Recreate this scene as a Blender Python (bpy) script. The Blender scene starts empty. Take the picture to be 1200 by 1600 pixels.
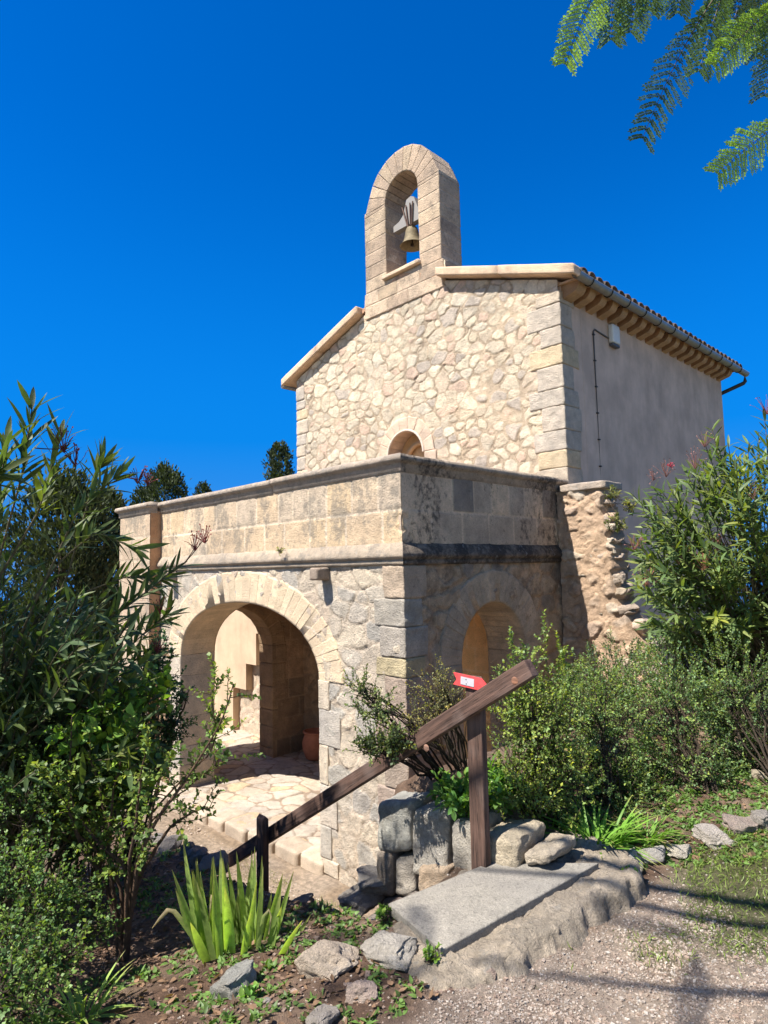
import bpy, math
import numpy as np
from mathutils import Matrix, Vector
rad = math.radians
# ------------------------------------------------------------------ camera, sky, sun, exposure
S = bpy.context.scene
COL = S.collection
CAM = np.array([3.9914, -4.0724, 0.0])
CR = np.array([0.69287, 0.72073, -0.02192]); CU = np.array([0.07900, -0.04566, 0.99583]); CF = np.array([-0.71672, 0.69172, 0.08857])
cd = bpy.data.cameras.new('camera'); cam = bpy.data.objects.new('camera', cd); COL.objects.link(cam)
cam.matrix_world = Matrix(((CR[0], CU[0], -CF[0], CAM[0]), (CR[1], CU[1], -CF[1], CAM[1]), (CR[2], CU[2], -CF[2], CAM[2]), (0, 0, 0, 1)))
cd.sensor_fit = 'VERTICAL'; cd.sensor_height = 36; cd.sensor_width = 27; cd.lens = 36 * 998.03 / 1600
cd.clip_start = 0.05; cd.clip_end = 20000
S.camera = cam
SUN = np.array([-.17, -.63, 1.0]); SUN /= np.linalg.norm(SUN)
W = bpy.data.worlds.new('World'); S.world = W; W.use_nodes = True
nt = W.node_tree; bg = nt.nodes['Background']
sk = nt.nodes.new('ShaderNodeTexSky'); sk.sky_type = 'NISHITA'; sk.sun_disc = False
sk.sun_elevation = math.asin(SUN[2]); sk.sun_rotation = math.atan2(SUN[0], SUN[1])
sk.air_density = 1.0; sk.dust_density = 0.0; sk.ozone_density = 5.0; sk.altitude = 900
hs = nt.nodes.new('ShaderNodeHueSaturation'); hs.inputs['Saturation'].default_value = 1.5; hs.inputs['Hue'].default_value = .512; hs.inputs['Value'].default_value = 1.22
nt.links.new(sk.outputs[0], hs.inputs['Color'])
tc = nt.nodes.new('ShaderNodeTexCoord'); sx_ = nt.nodes.new('ShaderNodeSeparateXYZ'); nt.links.new(tc.outputs['Generated'], sx_.inputs[0])
mr = nt.nodes.new('ShaderNodeMapRange'); mr.interpolation_type = 'SMOOTHSTEP'; mr.inputs['From Min'].default_value = .02; mr.inputs['From Max'].default_value = .6; mr.inputs['To Min'].default_value = .93; mr.inputs['To Max'].default_value = 0
nt.links.new(sx_.outputs[2], mr.inputs['Value'])
mc = nt.nodes.new('ShaderNodeMix'); mc.data_type = 'RGBA'; nt.links.new(mr.outputs[0], mc.inputs[0]); nt.links.new(hs.outputs[0], mc.inputs[6]); mc.inputs[7].default_value = (.03, 1.32, 4.6, 1)
# sky made paler behind the camera to warm light on shaded walls
vm = nt.nodes.new('ShaderNodeVectorMath'); vm.operation = 'DOT_PRODUCT'; nt.links.new(tc.outputs['Generated'], vm.inputs[0]); vm.inputs[1].default_value = (.6, -.8, 0)
ms_ = nt.nodes.new('ShaderNodeMapRange'); ms_.interpolation_type = 'SMOOTHSTEP'; ms_.inputs['From Min'].default_value = -.05; ms_.inputs['From Max'].default_value = .55; nt.links.new(vm.outputs['Value'], ms_.inputs['Value'])
m2 = nt.nodes.new('ShaderNodeMix'); m2.data_type = 'RGBA'; nt.links.new(ms_.outputs[0], m2.inputs[0]); nt.links.new(mc.outputs[2], m2.inputs[6]); nt.links.new(sk.outputs[0], m2.inputs[7])
nt.links.new(m2.outputs[2], bg.inputs['Color'])
bg.inputs['Strength'].default_value = 0.078
sl = bpy.data.lights.new('sun', 'SUN'); sl.energy = 5.0; sl.angle = rad(.53); sl.color = (1, .955, .88)
so = bpy.data.objects.new('sun', sl); COL.objects.link(so)
so.rotation_euler = Vector(-SUN).to_track_quat('-Z', 'Y').to_euler()
S.view_settings.view_transform = 'Standard'; S.view_settings.look = 'None'; S.view_settings.gamma = 1
S.view_settings.exposure = 1.12; S.view_settings.use_curve_mapping = False
S.render.engine = 'CYCLES'; S.cycles.max_bounces = 6; S.cycles.diffuse_bounces = 4; S.cycles.transparent_max_bounces = 4
RNG = np.random.default_rng(7)

def at(px, py, d):
    """point seen at photo pixel (px, py), d metres ahead of the camera"""
    return CAM + (CF + CR * (px - 600) / 998.03 + CU * (800 - py) / 998.03) * d

def onz(px, py, z):
    d = CF + CR * (px - 600) / 998.03 + CU * (800 - py) / 998.03; return CAM + d * (z - CAM[2]) / d[2]

# ------------------------------------------------------------------ numpy noise
def _h(i, j, k, s):
    x = (i.astype(np.int64) * 73856093) ^ (j.astype(np.int64) * 19349663) ^ (k.astype(np.int64) * 83492791) ^ (s * 2654435)
    x = (x ^ (x >> 13)) * 1274126177 & 0x7fffffff
    x = (x ^ (x >> 15)) * 668265263 & 0x7fffffff
    return ((x ^ (x >> 11)) & 0xffff) / 65535.0
def vnoise(P, s=0):
    f = np.floor(P); t = P - f; t = t * t * (3 - 2 * t); i, j, k = f[:, 0], f[:, 1], f[:, 2]
    r = 0
    for a in (0, 1):
        for b in (0, 1):
            for c in (0, 1):
                w = (t[:, 0] if a else 1 - t[:, 0]) * (t[:, 1] if b else 1 - t[:, 1]) * (t[:, 2] if c else 1 - t[:, 2])
                r = r + w * _h(i + a, j + b, k + c, s)
    return r
def fbm(P, s=0, o=4, g=.5):
    r = 0; a = 1; t = 0
    for q in range(o):
        r = r + a * vnoise(P * 2 ** q + 17.3 * q, s + q); t += a; a *= g
    return r / t - .5
def ridge(P, s=0, o=3):
    return .5 - np.abs(fbm(P, s, o, .55)) * 4
def sst(a, b, x):
    t = np.clip((x - a) / (b - a), 0, 1); return t * t * (3 - 2 * t)
def nrm(v):
    return v / np.maximum(np.linalg.norm(v, axis=-1, keepdims=True), 1e-9)
def lerp(a, b, t): return a + (b - a) * t

# ------------------------------------------------------------------ object plumbing
class MB:
    def __init__(s): s.v = []; s.f3 = []; s.f4 = []; s.c = []; s.n = 0; s.ng = []
    def add(s, V, F, c):
        V = np.asarray(V, float).reshape(-1, 3); F = np.asarray(F, int)
        c = np.asarray(c, float)
        if c.ndim == 1: c = np.tile(c[:3], (len(V), 1))
        s.v.append(V); s.c.append(c[:, :3])
        if F.size: (s.f3 if F.shape[1] == 3 else s.f4).append(F + s.n)
        s.n += len(V)
    def ngon(s, V, c):
        V = np.asarray(V, float); s.ng.append(np.arange(len(V)) + s.n); s.v.append(V); s.c.append(np.tile(np.array(c)[:3], (len(V), 1))); s.n += len(V)
    def build(s, name, mat, parent=None, smooth=True, loc=None):
        V = np.concatenate(s.v); C = np.concatenate(s.c)
        if parent is not None: V = V - np.array(parent_origin(parent))
        elif loc is not None: V = V - np.array(loc)
        loops = []; starts = []; tot = 0
        for F in s.f4 + s.f3:
            loops.append(F.ravel()); n, k = F.shape; starts.append(tot + np.arange(n) * k); tot += n * k
        for F in s.ng:
            loops.append(F); starts.append(np.array([tot])); tot += len(F)
        loops = np.concatenate(loops); starts = np.concatenate(starts)
        m = bpy.data.meshes.new(name); m.vertices.add(len(V)); m.vertices.foreach_set('co', V.astype(np.float32).ravel())
        m.loops.add(tot); m.loops.foreach_set('vertex_index', loops.astype(np.int32))
        m.polygons.add(len(starts)); m.polygons.foreach_set('loop_start', starts.astype(np.int32))
        m.polygons.foreach_set('use_smooth', np.full(len(starts), bool(smooth)))
        m.update(calc_edges=True)
        a = m.color_attributes.new('Col', 'FLOAT_COLOR', 'POINT')
        a.data.foreach_set('color', np.concatenate([np.clip(C, 0, 1), np.ones((len(C), 1))], 1).astype(np.float32).ravel())
        m.materials.append(mat)
        o = bpy.data.objects.new(name, m); COL.objects.link(o)
        if parent is not None: o.parent = parent
        elif loc is not None: o.location = loc
        return o
def parent_origin(p):
    r = np.array(p.location)
    while p.parent: p = p.parent; r = r + np.array(p.location)
    return r
def tag(o, label=None, cat=None, group=None, kind=None):
    if label: o['label'] = label
    if cat: o['category'] = cat
    if group: o['group'] = group
    if kind: o['kind'] = kind
    return o
def empty(name, loc, label, cat, group=None):
    o = bpy.data.objects.new(name, None); COL.objects.link(o); o.location = tuple(loc); o.empty_display_size = .1
    return tag(o, label, cat, group)

# ------------------------------------------------------------------ materials
def mat_new(name, rough=.9):
    m = bpy.data.materials.new(name); m.use_nodes = True; n = m.node_tree; b = n.nodes['Principled BSDF']
    b.inputs['Roughness'].default_value = rough
    b.inputs['Specular IOR Level'].default_value = .25
    return m, n, b
def N(n, t, **k):
    x = n.nodes.new(t)
    for a, v in k.items():
        if a in x.inputs: x.inputs[a].default_value = v
        else: setattr(x, a, v)
    return x
def noise_node(n, coord, scale, detail=6, rough=.6, stretch=None):
    if stretch:
        mp = N(n, 'ShaderNodeMapping'); mp.inputs['Scale'].default_value = stretch; n.links.new(coord, mp.inputs['Vector']); coord = mp.outputs[0]
    x = N(n, 'ShaderNodeTexNoise', Scale=scale, Detail=detail, Roughness=rough); n.links.new(coord, x.inputs['Vector']); return x.outputs['Fac']
def ramp(n, src, a, b, va=0.0, vb=1.0):
    x = N(n, 'ShaderNodeMapRange'); x.inputs['From Min'].default_value = a; x.inputs['From Max'].default_value = b
    x.inputs['To Min'].default_value = va; x.inputs['To Max'].default_value = vb; n.links.new(src, x.inputs['Value']); return x.outputs[0]
def mix(n, fac, a, b, mode='MIX'):
    x = N(n, 'ShaderNodeMix', data_type='RGBA', blend_type=mode)
    for s, v in ((0, fac), (6, a), (7, b)):
        if hasattr(v, 'is_output'): n.links.new(v, x.inputs[s])
        else: x.inputs[s].default_value = v if s == 0 else (*v[:3], 1)
    return x.outputs[2]
def stone_mat(name, var=.25, scale=6, speck=.35, bump=.35, stain=0.0, stain_col=(.06, .06, .06), stain_scale=1.6, lo=.52, hi=.68, lich=0, streak=None, rough=.93):
    m, n, b = mat_new(name, rough)
    co = N(n, 'ShaderNodeTexCoord').outputs['Object']
    at_ = N(n, 'ShaderNodeAttribute', attribute_name='Col').outputs['Color']
    n1 = noise_node(n, co, scale, 8, .65); n2 = noise_node(n, co, scale * 9, 6, .7); n3 = noise_node(n, co, 1.1, 3, .5)
    g = mix(n, 1.0, at_, mix(n, ramp(n, n1, .3, .7), (1 - var * 1.3, 1 - var * 1.3, 1 - var * 1.25), (1 + var, 1 + var * .95, 1 + var * .88)), 'MULTIPLY')
    g = mix(n, ramp(n, n2, .54, .68, 0, speck * 1.2), g, (.12, .11, .1))
    g = mix(n, 1.0, g, mix(n, ramp(n, n3, .35, .65), (.88, .86, .86), (1.08, 1.04, 1.0)), 'MULTIPLY')
    if stain > 0:
        s1 = noise_node(n, co, stain_scale, 10, .72, streak); s2 = noise_node(n, co, stain_scale * 7, 6, .7)
        x = N(n, 'ShaderNodeMath', operation='ADD'); n.links.new(s1, x.inputs[0]); n.links.new(ramp(n, s2, .3, .7, -.09, .09), x.inputs[1])
        g = mix(n, ramp(n, x.outputs[0], lo, hi, 0, stain), g, stain_col)
    if lich > 0:
        s3 = noise_node(n, co, 14, 5, .6)
        g = mix(n, ramp(n, s3, .6, .68, 0, lich), g, (.45, .43, .4))
    n.links.new(g, b.inputs['Base Color'])
    n4 = noise_node(n, co, scale * 28, 4, .75)
    g = mix(n, 1.0, g, mix(n, ramp(n, n4, .3, .7), (.76, .75, .74), (1.32, 1.32, 1.31)), 'MULTIPLY'); n.links.new(g, b.inputs['Base Color'])
    y = N(n, 'ShaderNodeMath', operation='ADD'); n.links.new(n1, y.inputs[0]); n.links.new(ramp(n, n2, 0, 1, 0, .9), y.inputs[1])
    x = N(n, 'ShaderNodeMath', operation='ADD'); n.links.new(y.outputs[0], x.inputs[0]); n.links.new(ramp(n, n4, 0, 1, 0, .35), x.inputs[1])
    bp = N(n, 'ShaderNodeBump', Strength=min(1, bump * 2.0), Distance=.035); n.links.new(x.outputs[0], bp.inputs['Height']); n.links.new(bp.outputs[0], b.inputs['Normal'])
    return m
def leaf_mat(name, trans=.35, rough=.5, tint=(1.5, 1.6, .5)):
    m, n, b = mat_new(name, rough); b.inputs['Specular IOR Level'].default_value = .35
    at_ = N(n, 'ShaderNodeAttribute', attribute_name='Col').outputs['Color']
    co = N(n, 'ShaderNodeTexCoord').outputs['Object']
    g = mix(n, 1.0, at_, mix(n, ramp(n, noise_node(n, co, 40, 3), .3, .7), (.8, .8, .8), (1.2, 1.2, 1.1)), 'MULTIPLY')
    n.links.new(g, b.inputs['Base Color'])
    t = N(n, 'ShaderNodeBsdfTranslucent'); n.links.new(mix(n, 1.0, g, tint, 'MULTIPLY'), t.inputs['Color'])
    ms = N(n, 'ShaderNodeMixShader'); ms.inputs[0].default_value = trans
    n.links.new(b.outputs[0], ms.inputs[1]); n.links.new(t.outputs[0], ms.inputs[2])
    n.links.new(ms.outputs[0], n.nodes['Material Output'].inputs['Surface'])
    return m
def wood_mat(name):
    m, n, b = mat_new(name, .75)
    co = N(n, 'ShaderNodeTexCoord').outputs['Object']
    at_ = N(n, 'ShaderNodeAttribute', attribute_name='Col').outputs['Color']
    g1 = noise_node(n, co, 1, 8, .7, (3.0, 42, 42)); g2 = noise_node(n, co, 1, 6, .6, (7, 150, 150)); g3 = noise_node(n, co, 5, 4, .5)
    g = mix(n, 1.0, at_, mix(n, ramp(n, g1, .35, .65), (.45, .45, .45), (1.45, 1.38, 1.32)), 'MULTIPLY')
    g = mix(n, ramp(n, g2, .56, .66, 0, .75), g, (.012, .009, .008))
    g = mix(n, ramp(n, g3, .5, .75, 0, .45), g, (.2, .15, .13))
    n.links.new(g, b.inputs['Base Color'])
    x = N(n, 'ShaderNodeMath', operation='ADD'); n.links.new(g1, x.inputs[0]); n.links.new(g2, x.inputs[1])
    bp = N(n, 'ShaderNodeBump', Strength=.5, Distance=.006); n.links.new(x.outputs[0], bp.inputs['Height']); n.links.new(bp.outputs[0], b.inputs['Normal'])
    return m
def plaster_mat(name):
    m, n, b = mat_new(name, .95)
    co = N(n, 'ShaderNodeTexCoord').outputs['Object']
    at_ = N(n, 'ShaderNodeAttribute', attribute_name='Col').outputs['Color']
    s = noise_node(n, co, 1, 7, .65, (4, 4, .7)); f = noise_node(n, co, 2.2, 8, .6); q = noise_node(n, co, 60, 4, .6)
    g = mix(n, 1.0, at_, mix(n, ramp(n, s, .3, .7), (.88, .88, .88), (1.08, 1.07, 1.06)), 'MULTIPLY')
    g = mix(n, 1.0, g, mix(n, ramp(n, f, .35, .65), (.84, .83, .82), (1.12, 1.1, 1.08)), 'MULTIPLY')
    n.links.new(g, b.inputs['Base Color'])
    bp = N(n, 'ShaderNodeBump', Strength=.25, Distance=.01); n.links.new(q, bp.inputs['Height']); n.links.new(bp.outputs[0], b.inputs['Normal'])
    return m
def plain_mat(name, col=None, rough=.6, metal=0, var=.2, scale=30, bump=.1):
    m, n, b = mat_new(name, rough); b.inputs['Metallic'].default_value = metal
    co = N(n, 'ShaderNodeTexCoord').outputs['Object']; f = noise_node(n, co, scale, 6, .65)
    base = col if col else N(n, 'ShaderNodeAttribute', attribute_name='Col').outputs['Color']
    g = mix(n, 1.0, base, mix(n, ramp(n, f, .3, .7), (1 - var,) * 3, (1 + var,) * 3), 'MULTIPLY')
    n.links.new(g, b.inputs['Base Color'])
    bp = N(n, 'ShaderNodeBump', Strength=bump, Distance=.01); n.links.new(f, bp.inputs['Height']); n.links.new(bp.outputs[0], b.inputs['Normal'])
    return m
M = {}
M['rubble'] = stone_mat('rubble_stone', .2, 7, .18, .45)
M['rubble_low'] = stone_mat('weathered_rubble', .22, 7, .4, .5, stain=.25, stain_col=(.32, .29, .25), stain_scale=2.2, lo=.54, hi=.68)
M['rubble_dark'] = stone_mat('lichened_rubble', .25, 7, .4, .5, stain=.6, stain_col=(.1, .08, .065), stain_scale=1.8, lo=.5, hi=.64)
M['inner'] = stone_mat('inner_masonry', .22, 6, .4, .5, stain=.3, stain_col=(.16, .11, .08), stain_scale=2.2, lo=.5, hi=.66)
M['ashlar'] = stone_mat('sandstone_ashlar', .16, 6, .2, .3)
M['parapet'] = stone_mat('parapet_sandstone', .16, 6, .3, .3, stain=.7, stain_col=(.21, .185, .15), stain_scale=2.8, lo=.5, hi=.6, streak=(1, 1, .7))
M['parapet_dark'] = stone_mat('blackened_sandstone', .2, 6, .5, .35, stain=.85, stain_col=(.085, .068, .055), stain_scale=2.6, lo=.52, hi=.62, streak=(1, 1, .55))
M['cornice'] = stone_mat('weathered_moulding', .2, 9, .4, .45, stain=.6, stain_col=(.2, .19, .17), stain_scale=4, lo=.52, hi=.66, lich=.3)
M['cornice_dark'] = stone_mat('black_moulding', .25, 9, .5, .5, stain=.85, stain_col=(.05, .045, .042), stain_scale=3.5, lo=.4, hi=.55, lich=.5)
M['cornice_mid'] = stone_mat('stained_moulding', .22, 9, .5, .5, stain=.85, stain_col=(.06, .055, .05), stain_scale=3, lo=.5, hi=.62, lich=.4)
M['tower'] = stone_mat('bell_tower_stone', .18, 5, .7, .4, stain=.6, stain_col=(.14, .115, .095), stain_scale=3.2, lo=.5, hi=.66)
M['rock'] = stone_mat('limestone_rock', .28, 11, .4, .8, stain=.5, stain_col=(.24, .21, .17), stain_scale=5, lo=.5, hi=.62, lich=.3)
M['concrete'] = stone_mat('old_concrete', .16, 5, .6, .3, stain=.5, stain_col=(.15, .14, .12), stain_scale=3, lo=.48, hi=.68)
M['ground'] = stone_mat('ground_earth', .3, 22, .3, .8)
M['paving'] = stone_mat('flagstone', .15, 9, .2, .4)
M['tile'] = stone_mat('clay_tile', .25, 8, .5, .3, stain=.5, stain_col=(.1, .09, .085), stain_scale=6)
M['plaster'] = plaster_mat('pink_render')
M['leaf'] = leaf_mat('leaf_green')
M['leaf_thin'] = leaf_mat('leaf_thin', .5, .5)
M['leaf_dull'] = leaf_mat('leaf_dull', .22, .75)
M['bark'] = stone_mat('bark', .35, 30, .3, .8)
M['wood'] = wood_mat('brown_stained_wood')
M['zinc'] = plain_mat('zinc', None, .45, .65, .15, 12)
M['metal'] = plain_mat('painted_metal', None, .5, .3)
M['bronze'] = plain_mat('bronze', (.17, .135, .08), .7, .2, .3, 20)
M['red'] = plain_mat('red_painted_board', None, .6, 0, .22, 40, .2)
M['plastic'] = plain_mat('plastic', None, .45, 0, .06)
M['clay'] = plain_mat('terracotta', (.35, .13, .07), .8, 0, .2, 10)
M['sea'] = plain_mat('sea_water', (.02, .09, .25), .25, 0, .2, .01)

# ------------------------------------------------------------------ shape helpers
def box(mb, lo, hi, c):
    x0, y0, z0 = lo; x1, y1, z1 = hi
    V = [(x0, y0, z0), (x1, y0, z0), (x1, y1, z0), (x0, y1, z0), (x0, y0, z1), (x1, y0, z1), (x1, y1, z1), (x0, y1, z1)]
    mb.add(V, [(0, 3, 2, 1), (4, 5, 6, 7), (0, 1, 5, 4), (1, 2, 6, 5), (2, 3, 7, 6), (3, 0, 4, 7)], c)
_cube = {}
def unit_cube(n):
    if n in _cube: return _cube[n]
    idx = {}; V = []; F = []
    def gi(p):
        if p not in idx: idx[p] = len(V); V.append(p)
        return idx[p]
    for ax in range(3):
        for s in (0, n):
            for i in range(n):
                for j in range(n):
                    q = []
                    for a, b in ((i, j), (i + 1, j), (i + 1, j + 1), (i, j + 1)):
                        p = [0, 0, 0]; p[ax] = s; p[(ax + 1) % 3] = a; p[(ax + 2) % 3] = b; q.append(gi(tuple(p)))
                    F.append(q if s else q[::-1])
    _cube[n] = (np.array(V, float) / n * 2 - 1, np.array(F)); return _cube[n]
def block(mb, C8, r=.02, amp=.008, col=(.5, .4, .3), seed=0, n=6, freq=6):
    """rounded, slightly uneven stone between 8 corners, order (a,b,c) bits"""
    C8 = np.asarray(C8, float).reshape(2, 2, 2, 3); P, F = unit_cube(n)
    h = np.array([np.linalg.norm(C8[1] - C8[0], axis=-1).mean(), np.linalg.norm(C8[:, 1] - C8[:, 0], axis=-1).mean(), np.linalg.norm(C8[:, :, 1] - C8[:, :, 0], axis=-1).mean()]) / 2
    P = np.sign(P) * np.abs(P) ** (.3 if r < .01 else .75)
    r = min(r, h.min() * .9); Q = P * h; inn = np.clip(Q, -(h - r), h - r); d = Q - inn; dn = nrm(d); Q = inn + dn * r
    T = (Q / h + 1) / 2; a, b, c = T[:, 0:1], T[:, 1:2], T[:, 2:3]
    X = 0
    for i in (0, 1):
        for j in (0, 1):
            for k in (0, 1): X = X + (a if i else 1 - a) * (b if j else 1 - b) * (c if k else 1 - c) * C8[i, j, k]
    e = [nrm(C8[1, 0, 0] - C8[0, 0, 0]), nrm(C8[0, 1, 0] - C8[0, 0, 0]), nrm(C8[0, 0, 1] - C8[0, 0, 0])]
    nd = dn[:, 0:1] * e[0] + dn[:, 1:2] * e[1] + dn[:, 2:3] * e[2]
    X = X + nd * (fbm(X * freq + seed * 3.7, seed, 4, .6) * 2 * amp + ridge(X * freq * 1.7 + seed, seed + 9, 3) * amp * .35)[:, None]
    if np.linalg.det(np.array(e)) < 0: F = F[:, ::-1]
    mb.add(X, F, col)
def bx8(lo, hi):
    return [[(hi[0] if i else lo[0]), (hi[1] if j else lo[1]), (hi[2] if k else lo[2])] for i in (0, 1) for j in (0, 1) for k in (0, 1)]
def tube(mb, pts, radii, c, k=6, cap=True):
    pts = np.asarray(pts, float); n = len(pts); radii = np.broadcast_to(np.asarray(radii, float), (n,))
    T = nrm(np.gradient(pts, axis=0)); ref = np.array([0, 0, 1.]) if abs(T[:, 2].mean()) < .85 else np.array([1., 0, 0])
    A = nrm(np.cross(T, ref)); B = np.cross(T, A); th = np.arange(k) / k * 2 * math.pi
    V = pts[:, None] + radii[:, None, None] * (np.cos(th)[None, :, None] * A[:, None] + np.sin(th)[None, :, None] * B[:, None])
    i = np.arange(n - 1)[:, None] * k + np.arange(k)[None]; j = np.arange(n - 1)[:, None] * k + (np.arange(k)[None] + 1) % k
    mb.add(V.reshape(-1, 3), np.stack([i, i + k, j + k, j], -1).reshape(-1, 4), c)
    if cap:
        mb.ngon(V[0], c); mb.ngon(V[-1][::-1], c)
def prism(mb, poly, O, U, Vv, Nn, t, c):
    """polygon (u,v) at O, extruded by t along -N"""
    O, U, Vv, Nn = map(lambda a: np.array(a, float), (O, U, Vv, Nn)); poly = np.array(poly, float)
    A = O + poly[:, :1] * U + poly[:, 1:] * Vv; B = A - Nn * t
    ar = 0.5 * np.sum(poly[:, 0] * np.roll(poly[:, 1], -1) - np.roll(poly[:, 0], -1) * poly[:, 1])
    flip = (np.dot(np.cross(U, Vv), Nn) * ar) < 0
    mb.ngon(A[::-1] if flip else A, c); mb.ngon(B if flip else B[::-1], c)
    for i in range(len(A)):
        j = (i + 1) % len(A); q = [A[i], B[i], B[j], A[j]]
        mb.ngon(q[::-1] if flip else q, c)
# masonry patterns: (u, v) -> height, colour
def pal(h, P):
    P = np.array(P); i = np.minimum((h * len(P)).astype(int), len(P) - 1); return P[i]
def rubble(u, v, cw=.2, ch=.15, seed=1, joint=.022, relief=.008, palette=((.55, .46, .35),), mortar=(.5, .38, .28), rough=.006, warp=.03, soft=.01, skip=.2, dark=.3):
    P = np.stack([u, v, np.zeros_like(u) + seed], 1)
    uu = u + warp * 2 * fbm(P * 4, seed + 40, 4, .6); vv = v + warp * 2 * fbm(P * 4 + 9, seed + 50, 4, .6)
    j0 = np.floor(vv / ch); n = len(u); F1 = np.full(n, 9.); F2 = F1.copy(); F3 = F1.copy(); ID = np.zeros(n); PX = ID.copy(); PY = ID.copy()
    for dj in (-2, -1, 0, 1, 2):
        j = j0 + dj; off = _h(j, j * 0 + 3, j * 0, seed); i0 = np.floor(uu / cw - off)
        for di in (-2, -1, 0, 1, 2):
            i = i0 + di; hx = _h(i, j, i * 0, seed + 1); hy = _h(i, j, i * 0, seed + 2)
            px = (i + off + .5 + (hx - .5) * .9) * cw; py = (j + .5 + (hy - .5) * .8) * ch
            sz = .7 + .6 * _h(i, j, i * 0, seed + 3); asp = .8 + .5 * _h(i, j, i * 0, seed + 6)
            d = np.hypot((uu - px), (vv - py) * cw / ch * asp) / sz + 5 * (_h(i, j, i * 0, seed + 5) < skip)
            m = d < F1; F3 = np.where(m, F2, np.where(d < F2, F2, np.minimum(F3, d))); F2 = np.where(m, F1, np.minimum(F2, d)); ID = np.where(m, _h(i, j, i * 0, seed + 4), ID)
            PX = np.where(m, px, PX); PY = np.where(m, py, PY); F1 = np.where(m, d, F1)
    sk_ = .018; e = -np.log(np.exp(-(F2 - F1) / sk_) + np.exp(-(F3 - F1) / sk_)) * sk_ * .5
    e = e + .02 * fbm(P * 22, seed + 7, 4, .6) + .03 * fbm(P * 3.3, seed + 17, 2)
    m = sst(joint * .5, joint * .5 + soft, e)
    Pi = P.copy(); Pi[:, 2] += ID * 50
    fine = fbm(P * 16, seed + 8, 5, .65); face = ridge(Pi * 9, seed + 9, 4); lum = fbm(P * 45, seed + 12, 3, .7)
    crack = np.exp(-((e - joint * .5 + .002) / .0045) ** 2) * sst(-.12, .12, fbm(P * 5, seed + 13, 2))
    tx = (ID * 7.3 % 1 - .5) * .13; ty = (ID * 13.7 % 1 - .5) * .13
    h = m * (relief * (.4 + .9 * ID) + tx * (uu - PX) + ty * (vv - PY) + face * relief * .35) + fine * rough * (1.2 + m) - crack * .007
    c = pal(ID, palette) * (1 + .35 * fine + .25 * lum)[:, None]
    c = np.array(mortar) * (1 + .35 * fine + .2 * lum)[:, None] * (1 - m)[:, None] + c * m[:, None]
    return h, c * (1 - dark * crack)[:, None]
def ashlar(u, v, rows, seed=1, wmin=.3, wmax=.6, joint=.012, relief=.006, palette=((.55, .42, .28),), mortar=(.55, .46, .34), rough=.003):
    rows = np.asarray(rows); r = np.clip(np.searchsorted(rows, v) - 1, 0, len(rows) - 2)
    ev = np.minimum(v - rows[r], rows[r + 1] - v); eu = np.full(len(u), 9.); ID = np.zeros(len(u)); rg = np.random.default_rng(seed)
    for k in range(len(rows) - 1):
        m = r == k; cuts = [-12.0 + rg.random() * .3]
        while cuts[-1] < 12: cuts.append(cuts[-1] + rg.uniform(wmin, wmax))
        cuts = np.array(cuts); i = np.searchsorted(cuts, u[m]) - 1; eu[m] = np.minimum(u[m] - cuts[i], cuts[i + 1] - u[m]); ID[m] = rg.random(len(cuts) + 1)[i]
    P = np.stack([u, v, np.zeros_like(u) + seed], 1); e = np.minimum(ev, eu) + .01 * fbm(P * 12, seed, 3)
    m = sst(joint * .4, joint * .4 + .012, e); fine = fbm(P * 11, seed + 8, 5, .6)
    h = m * relief * (.5 + ID) + fine * rough * 2
    c = pal(ID, palette) * (1 + .3 * fine)[:, None] * m[:, None] + np.array(mortar) * (1 - m)[:, None]
    return h, c
def skin(name, parent, O, U, V, Nn, ur, vr, res, pat, keep, mat, kind=None, edge=None):
    O, U, V, Nn = map(lambda a: np.array(a, float), (O, U, V, Nn))
    nu = max(2, int((ur[1] - ur[0]) / res) + 1); nv = max(2, int((vr[1] - vr[0]) / res) + 1)
    gu, gv = np.meshgrid(np.linspace(*ur, nu), np.linspace(*vr, nv), indexing='ij'); u = gu.ravel(); v = gv.ravel()
    h, c = pat(u, v)
    if edge is not None: h = edge(u, v, h)
    X = O + u[:, None] * U + v[:, None] * V + h[:, None] * Nn
    i = (np.arange(nu - 1)[:, None] * nv + np.arange(nv - 1)[None]).ravel(); F = np.stack([i, i + nv, i + nv + 1, i + 1], 1)
    if keep is not None:
        k = keep(u, v); F = F[k[F].all(1)]
    if np.dot(np.cross(U, V), Nn) < 0: F = F[:, ::-1]
    used = np.zeros(len(X), bool); used[F.ravel()] = True; mp = np.cumsum(used) - 1
    mb = MB(); mb.add(X[used], mp[F], c[used]); return mb.build(name, mat, parent)
def arch_pts(cx, z0, zs, rx, rz, n=24, p=2.0):
    """opening outline: up the right jamb, over and down the left one"""
    th = np.linspace(0, math.pi, n); x = np.sign(np.cos(th)) * np.abs(np.cos(th)) ** (2 / p) * rx; z = np.sin(th) ** (2 / p) * rz
    return [(cx + rx, z0)] + [(cx + a, zs + b) for a, b in zip(x, z)] + [(cx - rx, z0)]
def in_arch(u, v, cx, zs, rx, rz, p=2.0, z0=-99):
    d = np.abs((u - cx) / rx) ** p + np.where(v > zs, np.abs((v - zs) / rz) ** p, 0)
    return (d < 1) & (v > z0)
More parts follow.
